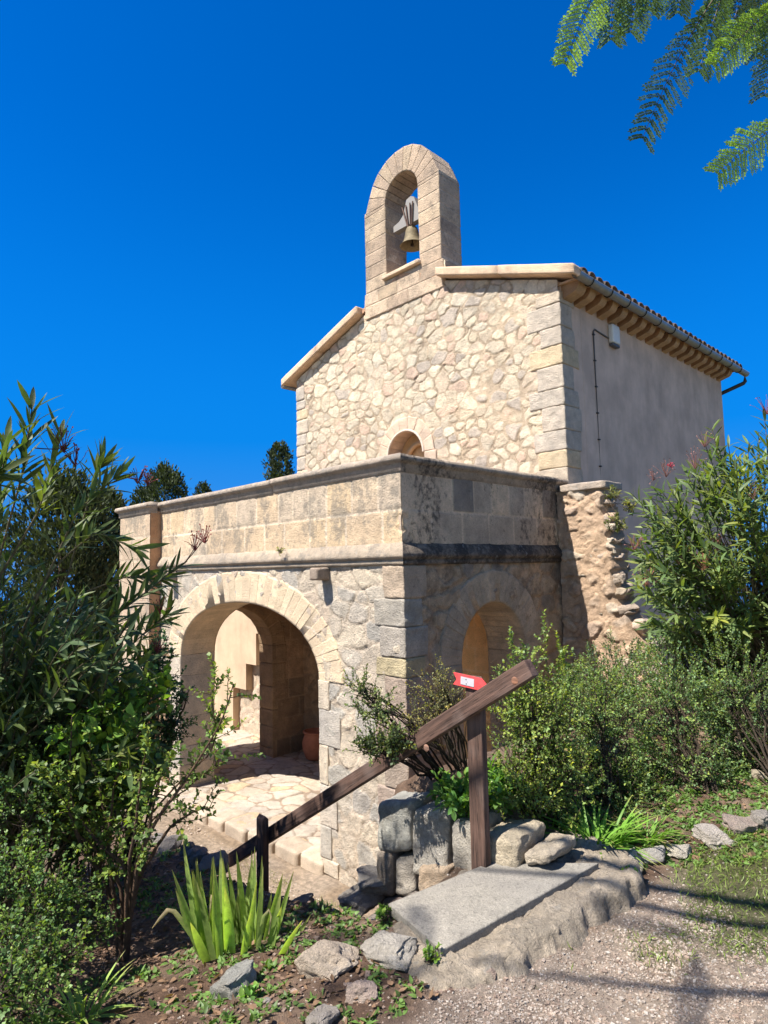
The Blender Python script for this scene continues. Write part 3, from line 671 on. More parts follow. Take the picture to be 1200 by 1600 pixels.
mb = MB(); lp = arch_pts(LA['cx'], -3.05, LA['zs'], LA['rx'] + .1, LA['rz'] + .1)
prism(mb, [(.02, -3.05), (.02, .9), (YC - .02, .9), (YC - .02, -3.05)] + lp, (IX0 - .02, 0, 0), ey, ez, ex, .27, cc)
box(mb, (IX0 - .28, IY1 + .02, -3.0), (IX1, YC - .03, .14), cc)
mb.build('wall_core', M['plaster'], porch, smooth=False)
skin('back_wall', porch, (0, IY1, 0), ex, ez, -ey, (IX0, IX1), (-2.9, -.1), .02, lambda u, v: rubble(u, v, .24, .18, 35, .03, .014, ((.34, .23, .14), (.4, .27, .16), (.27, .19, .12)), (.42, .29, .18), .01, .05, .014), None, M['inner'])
skin('door_surround', porch, (0, IY1 - .03, 0), ex, ez, -ey, (-1.75, IX1), (-2.85, -.3), .025, lambda u, v: ashlar(u, v, np.arange(-2.9, .3, .27), 29, .5, .9, .006, .002, ((.78, .5, .24), (.74, .48, .24)), (.8, .58, .34)), None, M['ashlar'])
skin('pier_lining', porch, (IX1, 0, 0), ey, ez, -ex, (IY0, IY1), (-2.9, -.1), .025, lambda u, v: ashlar(u, v, np.arange(-2.9, .3, .3), 9, .4, .7, .008, .004, ((.62, .4, .2), (.6, .38, .2)), (.66, .46, .26)), lambda u, v: ~in_arch(u, v, RA['cx'], RA['zs'], RA['rx'], RA['rz']), M['ashlar'])
# groin vault
gx, gy = np.meshgrid(np.linspace(IX0 - .01, IX1 + .01, 60), np.linspace(IY0 - .02, IY1 + .02, 40), indexing='ij'); x = gx.ravel(); y = gy.ravel()
cx_, cy_ = (IX0 + IX1) / 2, (IY0 + IY1) / 2; hx, hy = (IX1 - IX0) / 2 + .03, (IY1 - IY0) / 2 + .04
a1 = np.sqrt(np.clip(1 - ((x - cx_) / hx) ** 2, 0, 1)) * .95; a2 = np.sqrt(np.clip(1 - ((y - cy_) / hy) ** 2, 0, 1)) * .95
zv = -1.12 + np.maximum(a1, a2); i = (np.arange(59)[:, None] * 40 + np.arange(39)[None]).ravel()
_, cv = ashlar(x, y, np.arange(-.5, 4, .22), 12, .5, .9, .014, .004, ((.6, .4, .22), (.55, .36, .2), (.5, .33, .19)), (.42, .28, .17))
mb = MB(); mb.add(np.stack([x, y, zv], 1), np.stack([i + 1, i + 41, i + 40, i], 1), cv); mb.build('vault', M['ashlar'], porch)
mb = MB(); box(mb, (XLP + .05, .05, -.12), (-.05, YC - .04, .12), cc); mb.build('terrace', M['concrete'], porch, smooth=False)
# arches
mb = MB(); arch_ring(mb, (0, 0, 0), ex, ez, -ey, FA['cx'], FA['zs'], FA['rx'], FA['rz'], .37, T, 35, ((.62, .50, .35), (.61, .49, .345), (.63, .51, .355)), 70, p=FA['p'], jamb=None, proud=.008, gap=0, r=.0012, amp=.003)
fa = mb.build('front_arch', M['ashlar'], porch)
mb = MB(); rg = np.random.default_rng(12)
for s in (-1, 1):
    z = FA['zs']
    while z > -2.9:
        hh = rg.uniform(.24, .4); hh = min(hh, z + 2.95); w = rg.uniform(.12, .34); c = np.array(LOWP[rg.integers(len(LOWP))]) * 1.08
        if s < 0: lo, hi = (FA['cx'] - FA['rx'] - w, -.016, z - hh + .001), (FA['cx'] - FA['rx'], T, z - .001)
        else: lo, hi = (FA['cx'] + FA['rx'], -.016, z - hh + .001), (FA['cx'] + FA['rx'] + w, T, z - .001)
        block(mb, bx8(lo, hi), .007, .01, c, int(600 + z * 30 + s * 7), 10, 5); z -= hh
    mb.build('arch_jamb', M['rubble_low'], porch); mb = MB()
mb = MB(); arch_ring(mb, (0, 0, 0), ey, ez, ex, RA['cx'], RA['zs'], RA['rx'], RA['rz'], .33, T, 25, ((.62, .51, .38), (.58, .48, .36), (.64, .53, .39)), 80, jamb=-2.9, proud=.02, gap=.0005, jt=.3, r=.004, amp=.004)
mb.build('side_arch', M['rubble_low'], porch)
# corner quoins
QP = [((.56, .45, .34), .30), ((.50, .46, .39), .25), ((.52, .47, .40), .27), ((.6, .51, .32), .17), ((.5, .4, .32), .34), ((.48, .38, .31), .33), ((.45, .37, .3), .3), ((.5, .4, .33), .36), ((.46, .38, .31), .34), ((.44, .36, .3), .32)]
z = 0.03
for k, (c, hh) in enumerate(QP):
    a = .26 + .09 * (k % 2) + rg.uniform(-.03, .04); b = .28 - .06 * (k % 2) + rg.uniform(0, .04); z0 = max(z - hh, -3.04)
    mb = MB(); block(mb, bx8((-a, -.022, z0 + .003), (.022, b, z - .003)), .014, .014, c, 700 + k, 22, 7); mb.build('quoin', M['rubble_low'], porch); z -= hh
    if z < -3.02: break
# string course and coping, front then side; separate colour of weather
sp = [(-.1, .03), (.02, .03), (.035, .045), (.035, .07), (.028, .078), (.04, .085), (.06, .1), (.066, .118), (.062, .135), (.04, .18), (.0, .24), (-.1, .24)]
def mpath(f0, f1, zero=0):
    return None
mb = MB(); moulding(mb, [(XLP, 0, 0, -1), (-.06, 0, 0, -1), (0, 0, 1, -1)], sp, (.48, .4, .31), 5); mb.build('string_course', M['cornice'], porch)
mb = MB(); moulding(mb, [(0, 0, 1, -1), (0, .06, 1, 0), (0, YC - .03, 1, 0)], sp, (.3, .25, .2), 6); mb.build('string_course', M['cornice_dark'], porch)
cp = [(-.26, .86), (.0, .86), (.018, .87), (.022, .935), (.03, .945), (.05, .955), (.066, .97), (.07, .99), (.055, 1.02), (.0, 1.035), (-.26, 1.03)]
cut = -2.0
mb = MB(); moulding(mb, [(XLP, 0, 0, -1), (cut - .006, 0, 0, -1)], cp, (.50, .42, .34), 8, amp=.006); moulding(mb, [(cut + .006, 0, 0, -1), (-.06, 0, 0, -1), (0, 0, 1, -1)], [(a, b + .008) for a, b in cp], (.50, .42, .34), 9, amp=.006); mb.build('coping', M['cornice'], porch)
mb = MB(); moulding(mb, [(0, 0, 1, -1), (0, .06, 1, 0), (0, YC - .03, 1, 0)], cp, (.55, .45, .34), 10, amp=.008); mb.build('coping', M['cornice_mid'], porch)
PR = [.2, .535, .9]
mb = MB(); box(mb, (XLP + .01, .01, .13), (-.01, .27, .9), (.5, .4, .3)); box(mb, (-.28, .27, .13), (-.01, YC - .03, .9), (.5, .4, .3)); mb.build('parapet_core', M['ashlar'], porch, smooth=False)
def chipped(u, v, h):
    return h - .018 * sst(.12, .0, np.hypot((u + .02) / .7, (v - .42) / 1.3) + fbm(np.stack([u, v, u * 0], 1) * 20, 3, 3) * .12)
skin('parapet', porch, (0, 0, 0), ex, ez, -ey, (XLP, 0), (.2, .9), .012, lambda u, v: ashlar(u, v, PR, 14, .26, .56, .02, .005, ((.60, .46, .31), (.62, .47, .30), (.56, .43, .29), (.5, .41, .31), (.6, .47, .33)), (.67, .55, .41), .004), None, M['parapet'], edge=chipped)
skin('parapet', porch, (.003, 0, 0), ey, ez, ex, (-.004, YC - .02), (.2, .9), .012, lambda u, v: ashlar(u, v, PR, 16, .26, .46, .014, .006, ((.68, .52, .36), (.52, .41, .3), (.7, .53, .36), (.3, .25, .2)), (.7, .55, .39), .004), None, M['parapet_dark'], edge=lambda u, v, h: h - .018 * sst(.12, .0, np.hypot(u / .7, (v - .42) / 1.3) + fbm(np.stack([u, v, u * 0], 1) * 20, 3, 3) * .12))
# corner pier at the left end
px0, px1 = -5.95, -4.87
mb = MB(); box(mb, (px0 + .01, -.15, -3.05), (px1 - .01, .3, .9), (.5, .38, .28)); mb.build('pier_core', M['ashlar'], porch, smooth=False)
skin('pier_face', porch, (0, -.16, 0), ex, ez, -ey, (px0, px1), (-3.05, .9), .02, lambda u, v: ashlar(u, v, [-3.1, -2.7, -2.4, -2, -1.7, -1.3, -1, -.7, -.4, 0, .2, .535, .9], 19, .3, .5, .014, .006, ((.55, .42, .3), (.5, .39, .28)), (.58, .48, .36)), None, M['parapet'])
skin('pier_side', porch, (px1, 0, 0), ey, ez, ex, (-.16, .0), (-3.05, .9), .02, lambda u, v: ashlar(u, v, [-3.1, -2.5, -2, -1.3, -.7, 0, .5, .9], 19, .3, .5, .01, .004, ((.5, .3, .17),), (.5, .33, .2)), None, M['ashlar'])
mb = MB(); moulding(mb, [(px0, -.16, -1, -1), (px0 + .05, -.16, 0, -1), (px1 - .02, -.16, 0, -1), (px1, -.16, .3, -1), (px1, -.06, .3, 0)], cp, (.5, .42, .34), 28); mb.build('coping', M['cornice'], porch)
# rain spouts
for x in (-1.09, -4.42):
    mb = MB(); block(mb, bx8((x - .065, -.17, -.10), (x + .065, .02, .025)), .02, .01, (.42, .34, .27), 33, 6, 8); mb.build('water_spout', M['cornice'], porch)
# floor
def crazy(u, v):
    return rubble(u, v, .24, .25, 44, .014, .006, ((.56, .48, .37), (.54, .45, .36), (.58, .45, .33), (.52, .46, .39), (.6, .46, .3), (.55, .49, .41), (.48, .42, .35)), (.36, .28, .21), .003, .09, .008, .15)
o = skin('paved_floor', None, (0, 0, FLOOR - .012), ex, ey, ez, (-7.5, -.9), (-.42, 2.4), .014, crazy, lambda u, v: (v > -.19 + .2 * (u + 3.5) / 2.35 + .01 * np.sin(u * 9)) & ((u < -1.2) | (v > .05)), M['paving']); tag(o, kind='structure')
mb = MB(); box(mb, (-7.5, .02, -3.1), (-1.0, 2.4, FLOOR - .03), (.5, .4, .3)); tag(mb.build('floor_base', M['paving'], smooth=False), kind='structure')
kerb_x = -4.6; mb = MB(); k = 0
while kerb_x < -1.25:
    w = rg.uniform(.3, .55); w = min(w, -1.16 - kerb_x); y1 = -.21 + .2 * (kerb_x + w / 2 + 3.5) / 2.35
    block(mb, bx8((kerb_x + .006, y1 - .02, -3.04), (kerb_x + w - .006, .2, FLOOR - .001)), .03, .012, np.array((.54, .45, .35)) * rg.uniform(.85, 1.08), 800 + k, 7, 5); kerb_x += w; k += 1
tag(mb.build('step_kerb', M['paving']), kind='structure')
# pot in the porch
pp = (-3.98, 2.06, FLOOR); pot = empty('flower_pot', pp, 'terracotta pot standing in the shade at the back of the porch', 'pot')
pr = [(.0, 0), (.12, 0), (.15, .03), (.19, .15), (.2, .25), (.18, .33), (.16, .37), (.175, .39), (.175, .42), (.15, .42), (.14, .36), (0, .34)]
X = [(pp[0] + r_ * math.cos(t), pp[1] + r_ * math.sin(t), pp[2] + z_) for r_, z_ in pr for t in th]
i = np.arange(len(pr) - 1)[:, None] * 32 + np.arange(32)[None]; j = np.arange(len(pr) - 1)[:, None] * 32 + (np.arange(32)[None] + 1) % 32
mb = MB(); mb.add(X, np.stack([i, j, j + 32, i + 32], -1).reshape(-1, 4), (.35, .13, .07)); mb.build('pot_body', M['clay'], pot)
mb = MB(); tube(mb, [(pp[0] + .176 * math.cos(t), pp[1] + .176 * math.sin(t), pp[2] + .405) for t in np.linspace(0, 2 * math.pi, 25)], .014, (.35, .13, .07), 6, False); mb.build('rim', M['clay'], pot)

# stair wall seen through the left opening: plastered parapet stepping down over rough masonry
stw = empty('stair_wall', (-6.2, 2.5, -2.9), 'sunlit stair wall with stepped plaster parapet seen through the arch', 'stair wall')
skin('rough_wall', stw, (0, 2.3, 0), ex, ez, -ey, (-9.5, -4.86), (-2.95, .4), .025, lambda u, v: rubble(u, v, .4, .3, 61, .03, .012, ((.6, .5, .4), (.56, .48, .38)), (.6, .49, .37), .012, .06, .02), None, M['rubble'])
mb = MB(); box(mb, (-9.4, 2.33, -3.05), (-4.9, 2.7, .35), (.5, .4, .3)); mb.build('wall_core', M['rubble'], stw, smooth=False)
mb = MB(); sx = [-9.4, -6.12, -5.78, -5.44]; szz = [-2.75, -2.1, -1.6, -1.12]
P_ = [(-9.4, .3), (-9.4, -2.9), (-6.54, -2.9), (-6.54, -2.09), (-6.10, -2.09), (-6.10, -1.63), (-5.77, -1.63), (-5.77, -1.08), (-5.4, -1.08), (-5.4, .3)]
prism(mb, P_, (0, 2.16, 0), ex, ez, -ey, .16, (.54, .41, .29)); mb.build('stepped_parapet', M['plaster'], stw, smooth=False)

# ------------------------------------------------------------------ ruined wall on the right
ruin = empty('ruined_wall', (.5, 2.6, -1.9), 'broken rubble wall stub with crumbling right edge, flat slab on top, beside the porch', 'wall')
EDG = np.array([(-3, 1.4), (-1.26, 1.15), (-.86, .95), (-.54, .83), (-.13, .73), (.21, .68), (.56, .62), (.9, .6)])
def redge(v): return np.interp(v, EDG[:, 0], EDG[:, 1])
def rpat(u, v):
    h, c = rubble(u, v, .2, .14, 71, .06, .02, ((.58, .44, .32), (.54, .43, .33), (.64, .54, .42), (.5, .38, .29), (.64, .5, .36)), (.58, .42, .29), .02, .09, .03, .3)
    P = np.stack([u, v, u * 0], 1); h = h + fbm(P * 4, 5, 6, .65) * .07 + ridge(P * 7, 6, 4) * .012; return h, c
def rk2(u, v):
    P = np.stack([u * 0, v, u * 0], 1); return u < redge(v) + fbm(P * 5, 6, 3) * .22
def redg(u, v, h):
    d = redge(v) + fbm(np.stack([u * 0, v, u * 0], 1) * 5, 6, 3) * .22 - u; return h - .25 * sst(.1, 0, d)
skin('rubble_face', ruin, (0, 2.6, 0), ex, ez, -ey, (.02, 1.7), (-2.1, .86), .012, rpat, rk2, M['rubble'], edge=redg)
mb = MB(); rg = np.random.default_rng(9)
for k, z in enumerate(np.arange(-2.0, .8, .2)):
    e_ = float(redge(z + .1)); rock(mb, ((.1 + e_) / 2 - .03, 2.82, z + .1), (e_ - .02, .36, .26), 900 + k, (.45, .34, .25), 0, 10, .05, .95)
    rock(mb, (e_ - .11 + rg.uniform(-.03, .03), 2.76 + rg.uniform(-.04, .04), z + .1), (.26, .3, .2), 930 + k, np.array((.55, .45, .36)) * rg.uniform(.8, 1.1), rg.uniform(0, 3), 9)
mb.build('broken_core', M['rubble'], ruin)
mb = MB()
for k in range(95):
    v_ = rg.uniform(-1.6, .8); u_ = rg.uniform(.1, float(redge(v_)) + .02); s_ = rg.uniform(.08, .19)
    rock(mb, (u_, 2.668 + rg.uniform(-.012, .03), v_), (s_ * rg.uniform(1, 1.5), s_ * .9, s_ * rg.uniform(.6, .95)), 1200 + k, np.array(((.6, .5, .38), (.66, .57, .45), (.56, .42, .3), (.5, .42, .34))[k % 4]) * rg.uniform(.85, 1.1), rg.uniform(-.4, .4), 9, .1, .9)
mb.build('rubble_stones', M['rubble'], ruin)
mb = MB(); block(mb, bx8((.07, 2.56, .84), (.64, 3.0, .93)), .02, .01, (.56, .47, .38), 66, 8, 6); mb.build('cap_slab', M['cornice'], ruin)

# ------------------------------------------------------------------ small masonry: planter wall, slab, steps, rocks
pw = empty('planter_wall', at(665, 1400, 3.3), 'low dry stone wall of big grey blocks holding the planting bed beside the post', 'low wall')
def fblock(px0, py0, px1, py1, col, seed, d0=None, th=.3, r=.035, amp=.018):
    C = []
    for a in (px0 + 2, px1 - 2):
        for b in (py1 - 1.5, py0 + 1.5):
            dy = CF[1] + CR[1] * (a - 600) / 998.03 + CU[1] * (800 - b) / 998.03; dd = (-1.31 + .012 * (seed % 3 - 1) - CAM[1]) / dy
            for t in (0, 1): C.append(at(a, b, dd) + t * np.array([-.02, th, 0]))
    mb = MB(); block(mb, C, r, amp, col, seed, 20, 8); return mb.build('stone', M['rock'], pw)
fblock(586, 1252, 641, 1334, (.52, .52, .47), 1); fblock(640, 1264, 701, 1371, (.6, .57, .5), 2, th=.34); fblock(702, 1284, 743, 1372, (.62, .58, .5), 3)
fblock(584, 1330, 613, 1404, (.42, .36, .3), 4); fblock(614, 1338, 648, 1402, (.5, .46, .4), 5); fblock(649, 1352, 702, 1406, (.6, .47, .34), 6)
fblock(586, 1404, 650, 1446, (.32, .25, .23), 7); fblock(700, 1371, 748, 1398, (.55, .48, .38), 8)
fblock(744, 1304, 812, 1368, (.66, .57, .42), 9, r=.05, amp=.03); fblock(812, 1330, 862, 1356, (.62, .54, .42), 11, r=.05, amp=.03)
A_, B_, C_, D_ = onz(690, 1482, -1.55), onz(937, 1355, -1.47), onz(768, 1340, -1.49), onz(606, 1422, -1.61)
G_ = np.array([[p[0], p[1], 1] for p in (A_, B_, C_, D_)]); pl_, *_ = np.linalg.lstsq(G_, np.array([A_[2], B_[2], C_[2], D_[2]]), rcond=None)
def slabz(x, y): return pl_[0] * x + pl_[1] * y + pl_[2]
LP = [onz(a, b, -1.56)[:2] for a, b in ((596, 1468), (640, 1500), (700, 1522), (770, 1512), (815, 1470), (880, 1440), (930, 1420), (985, 1388), (958, 1352), (905, 1324), (840, 1302), (775, 1300), (740, 1340), (620, 1425))]
lp_ = np.array(LP); gx, gy = np.meshgrid(np.arange(lp_[:, 0].min() - .08, lp_[:, 0].max() + .08, .009), np.arange(lp_[:, 1].min() - .08, lp_[:, 1].max() + .08, .009), indexing='ij')
x = gx.ravel(); y = gy.ravel(); P = np.stack([x, y, x * 0], 1)
sd = sd_poly(x, y, LP) + fbm(P * 4.5, 5, 3, .5) * .2 + fbm(P * 30, 6, 3) * .015
k_ = sst(-.075, .025, sd); z = lerp(terrain(x, y) - .05, slabz(x, y) - .03 + fbm(P * 7, 8, 6, .68) * .06, k_) + (ridge(P * 12, 3, 4) * .008 + fbm(P * 30, 4, 3) * .012) * sst(.0, .3, k_)
sl_ = MB(); ny = gx.shape[1]; i = (np.arange(gx.shape[0] - 1)[:, None] * ny + np.arange(ny - 1)[None]).ravel(); Fq = np.stack([i, i + ny, i + ny + 1, i + 1], 1); Fq = Fq[(sd[Fq] > -.085).any(1)]
P3 = np.stack([x, y, z], 1); sf = sst(0, .4, k_)[:, None]; off_ = np.stack([fbm(P3 * 14, 71, 4, .6), fbm(P3 * 14, 72, 4, .6), fbm(P3 * 14, 73, 4, .6)], 1) * .06 * sf; x = x + off_[:, 0]; y = y + off_[:, 1]; z = z + off_[:, 2] * .6
cl = np.array([.5, .43, .34]) * (1 + fbm(P * 14, 9, 5, .7)[:, None] * 1.1); sl_.add(np.stack([x, y, z], 1), Fq, cl)
tag(sl_.build('rough_concrete_ledge', M['rock'], loc=(2.1, -1.5, -1.6)), 'rough weathered concrete ledge with a jagged broken edge under the smooth slab', 'ledge')
sb = MB(); C = []
for p, q in ((D_, C_), (A_, B_)):
    for e_ in (p, q):
        for dz in (-.04, .008): C.append((e_[0], e_[1], slabz(e_[0], e_[1]) + dz))
block(sb, C, .008, .004, (.27, .255, .225), 12, 16, 3)
tag(sb.build('concrete_slab', M['concrete'], loc=(2.0, -1.5, -1.55)), 'smooth grey concrete slab lying at the foot of the wooden post', 'slab')
ORD = 'first second third fourth fifth sixth seventh eighth ninth tenth eleventh twelfth'.split()
rg = np.random.default_rng(3)
fl = empty('stone_steps', (.9, -1.7, -2.9), 'rough stone steps going down from the slab to the porch yard under the rail', 'steps')
for k in range(6):
    x0 = 1.38 - .26 * k; zt = -1.80 - .185 * k; mb = MB(); y_ = -2.02
    block(mb, bx8((x0 - .02, y_, zt - .24), (x0 + .3, -1.33, zt)), .04, .025, np.array((.4, .36, .32)) * rg.uniform(.85, 1.1), 20 + k, 12, 5); mb.build('tread', M['rock'], fl)
    continue
    mb = MB(); block(mb, bx8((x0 - .03, -1.65, zt - .25), (x0 + .27, -1.25, zt - .015)), .04, .025, np.array((.36, .34, .31)) * rg.uniform(.85, 1.1), 40 + k, 12, 5); mb.build('tread', M['rock'], fl)
ROCKS = [  # px, py, z of centre, size x/y/z, colour, label
    (368, 1545, -1.68, (.19, .17, .17), (.46, .46, .42), 'grey lichened boulder at the foot of the iris'),
    (512, 1502, -1.74, (.30, .20, .15), (.62, .52, .41), 'long pale brown rock with a cracked flat top right of the iris'),
    (538, 1450, -1.80, (.24, .2, .12), (.68, .55, .41), 'beige flat rock above the cracked brown one'),
    (608, 1482, -1.68, (.28, .2, .1), (.58, .54, .47), 'broad dappled grey rock against the lower end of the slab'),
    (566, 1555, -1.62, (.12, .10, .09), (.58, .46, .39), 'small pinkish rock in front of the broad dappled one'),
    (498, 1594, -1.60, (.14, .09, .07), (.42, .38, .34), 'low grey rock cut by the bottom edge of the picture'),
    (602, 1376, -1.92, (.34, .3, .14), (.4, .38, .35), 'flat dark grey stone tucked against the left end of the planter wall'),
    (556, 1404, -1.98, (.32, .26, .12), (.38, .35, .31), 'flat dark stone at the top of the steps left of the planter wall'),
    (470, 1420, -1.95, (.22, .2, .12), (.28, .26, .24), 'dark shaded rock at the head of the steps behind the iris'),
    (418, 1572, -1.62, (.06, .05, .05), (.45, .42, .38), 'fist sized stone beside the small weed rosette'),
    (440, 1440, -1.9, (.18, .16, .12), (.3, .28, .25), 'dark rock half hidden by the right iris leaves'),
    (768, 1522, -1.60, (.05, .04, .05), (.46, .36, .3), 'small upright pebble lying below the ledge on the gravel'),
    (982, 1348, -1.50, (.17, .13, .13), (.62, .59, .53), 'white pitted rock nearest the slab in the edging row'),
    (1018, 1338, -1.50, (.14, .12, .10), (.5, .48, .44), 'grey streaked rock second in the edging row'),
    (1062, 1330, -1.49, (.13, .10, .07), (.6, .56, .48), 'small flat cream rock third in the edging row'),
    (1113, 1308, -1.47, (.22, .16, .10), (.58, .53, .47), 'wide pale rock fourth in the edging row'),
    (1160, 1290, -1.44, (.2, .16, .11), (.45, .37, .32), 'reddish rock fifth in the edging row'),
    (1195, 1285, -1.42, (.16, .16, .12), (.4, .37, .33), 'dark rock last in the edging row at the right border'),
    (935, 1166, -1.2, (.28, .2, .14), (.6, .57, .5), 'pale stone glimpsed between the middle shrubs'),
    (1098, 985, -.62, (.42, .3, .16), (.58, .52, .45), 'pale stone block under the right oleander'),
    (1045, 1000, -.70, (.3, .25, .16), (.56, .48, .4), 'pale rock between ruined wall and right oleander'),
    (1188, 1215, -1.35, (.12, .1, .12), (.55, .48, .36), 'tall cream stone behind the rightmost shrub'),
]
for k, (px, py, z, sz, col, lab) in enumerate(ROCKS):
    p = onz(px, py, z)
    if z > -1.85 and 'steps' not in lab and z < -1.3:
        for _ in range(5): z = tz(p[0], p[1]) + sz[2] * .12; p = onz(px, py, z)
    mb = MB(); rock(mb, p, sz, 60 + k * 3, col, rg.uniform(0, 3), 22)
    o = mb.build('rock', M['rock'], loc=p); tag(o, lab, 'rock')
for k in range(12):
    x0 = -1.9 + .17 * k + rg.uniform(-.05, .05); p = (x0, -1.78 + rg.uniform(-.08, .05), tz(x0, -2.0) - .0); mb = MB()
    rock(mb, p, (rg.uniform(.12, .22), rg.uniform(.12, .2), rg.uniform(.1, .16)), 160 + k, np.array((.27, .25, .23)) * rg.uniform(.8, 1.2), rg.uniform(0, 3), 10)
    tag(mb.build('bed_edge_stone', M['rock'], loc=p), ORD[k] + ' dark edge stone of the left bed, counted from the far end', 'stone', 'stones edging the left bed')
for k, (px, py, s_) in enumerate(((505, 1352, .18), (545, 1372, .16), (528, 1362, .14), (560, 1380, .12), (490, 1345, .1))):
    p = onz(px, py, -2.95); mb = MB(); rock(mb, p, (s_, s_ * .8, .07), 190 + k, (.56, .5, .42), k, 8); tag(mb.build('flat_stone', M['rock'], loc=p), ORD[k] + ' flat pale stone at the porch pier foot, largest stone first', 'stone', 'flat stones at the pier foot')

# ------------------------------------------------------------------ wooden handrail and trail sign
hr = empty('wooden_handrail', (1.85, -1.34, -1.6), 'brown timber handrail on two square posts, sloping down to the left', 'handrail')
WC = (.098, .06, .047)
def beam(name, L, w, h, loc, roty, top=None, col=WC):
    mb = MB(); block(mb, bx8((-L / 2, -w / 2, -h / 2), (L / 2, w / 2, h / 2)), .007, .0015, col, 5, 10, 6)
    if top:
        V = mb.v[0]; m = V[:, 0] > L / 2 - .02; V[m, 0] += top * (1 - np.abs(V[m, 1]) / (w / 2)) * .9 + .0
    V = mb.v[0]; o = MB(); o.v, o.c, o.f4, o.n = mb.v, mb.c, mb.f4, mb.n
    ob = o.build(name, M['wood'], None); ob.parent = hr; ob.location = tuple(np.array(loc) - np.array(hr.location)); ob.rotation_euler = (0, roty, 0); return ob
ang = math.atan(.617)
beam('rail', 3.28, .062, .09, ((2.235 - .55) / 2, -1.425, (-.485 - 2.205) / 2), -ang)
beam('post', .99, .045, .098, (1.85, -1.37, -1.105), -math.pi / 2, top=.045)
beam('post', 1.25, .05, .085, (.035, -1.50, -2.345), -math.pi / 2, top=.03)
mb = MB(); tube(mb, [(.05, -1.46, -2.02), (.07, -1.5, -2.06), (.06, -1.52, -2.0), (.02, -1.53, -2.05)], .006, (.05, .05, .05), 6); o = mb.build('wire_tie', M['metal'], hr)
for (x, z) in ((1.57, -.97), (2.16, -.55)):
    mb = MB(); pr = [(.0, .0035), (.012, .003), (.019, .0)]; X = [(x + r_ * math.cos(t), -1.4565 - q, z + r_ * math.sin(t)) for r_, q in pr for t in th]
    i = np.arange(2)[:, None] * 32 + np.arange(32)[None]; j = np.arange(2)[:, None] * 32 + (np.arange(32)[None] + 1) % 32
    mb.add(X, np.stack([i, i + 32, j + 32, j], -1).reshape(-1, 4), (.26, .13, .08)); mb.build('knot', M['wood'], hr)
sg = empty('trail_sign', (1.845, -1.396, -.6), 'red arrow board with a small white plate, nailed to the top of the post', 'sign')
def board(name, pts, y0, t, mat, col):
    mb = MB(); ca, sa = math.cos(-.07), math.sin(-.07); P_ = [(a * ca - b * sa + 1.845, a * sa + b * ca - .598) for a, b in pts]
    prism(mb, P_, (0, y0, 0), ex, ez, -ey, t, col); return mb.build(name, mat, sg, smooth=False)
board('board', [(-.112, -.031), (.07, -.031), (.11, .0), (.07, .031), (-.112, .031), (-.088, 0)], -1.408, .012, M['red'], (.62, .07, .07))
board('plate', [(-.058, -.02), (.03, -.02), (.03, .02), (-.058, .02)], -1.4105, .002, M['plastic'], (.46, .44, .46))
for a, b, w in ((-.022, .010, .0035), (-.020, -.012, .0035), (-.012, -.001, .0015)):
    board('mark', [(a - w, b - w * .6), (a + w * .6, b - w * .8), (a + w, b + w * .6), (a - w * .4, b + w)], -1.4115, .0008, M['plastic'], (.08, .07, .08))

# ------------------------------------------------------------------ foliage helpers
def perp(D, ref=None):
    r = RNG.normal(size=D.shape) if ref is None else ref; r = r - (r * D).sum(-1, keepdims=True) * D; return nrm(r)
def leaves(mb, P, D, Nn, L, Wd, bend, col, kind='small', tipcol=None, cup=.25):
    n = len(P); Nn = nrm(Nn - (Nn * D).sum(-1, keepdims=True) * D); Sd = np.cross(D, Nn); L = np.broadcast_to(L, (n,))[:, None]; Wd = np.broadcast_to(Wd, (n,))[:, None]; bend = np.broadcast_to(bend, (n,))[:, None]
    col = np.broadcast_to(col, (n, 3))
    if kind == 'small':
        X = np.stack([P, P + D * L * .5 + Sd * Wd + Nn * L * .08, P + D * L + Nn * bend * L, P + D * L * .5 - Sd * Wd + Nn * L * .08], 1)
        F = np.arange(n)[:, None] * 4 + np.arange(4)[None]; mb.add(X.reshape(-1, 3), F, np.repeat(col, 4, 0)); return
    if kind == 'broad': T_ = [0, .15, .4, .7, 1]; H = [.15, .8, 1, .6, .02]
    elif kind == 'blade': T_ = list(np.linspace(0, 1, 9)); H = [.75, .9, 1, 1, .95, .85, .65, .38, .03]
    else: T_ = [0, .2, .5, .8, 1]; H = [.12, .75, 1, .6, .03]
    m = len(T_); X = []; C = []
    for t, h in zip(T_, H):
        c = P + D * L * (t - .12 * np.abs(bend) * t * t) + Nn * bend * L * t * t
        X += [c + Sd * Wd * h + Nn * Wd * cup * h, c, c - Sd * Wd * h + Nn * Wd * cup * h]
        cc = col if tipcol is None else lerp(col, tipcol, sst(.72, 1, t)); C += [cc, cc * .93, cc]
    X = np.stack(X, 1); C = np.stack(C, 1); k = 3 * m; F = []
    for q in range(m - 1):
        for s in (0, 1): a = q * 3 + s; F.append([a, a + 1, a + 4, a + 3])
    F = (np.arange(n)[:, None, None] * k + np.array(F)[None]).reshape(-1, 4); mb.add(X.reshape(-1, 3), F, C.reshape(-1, 3))
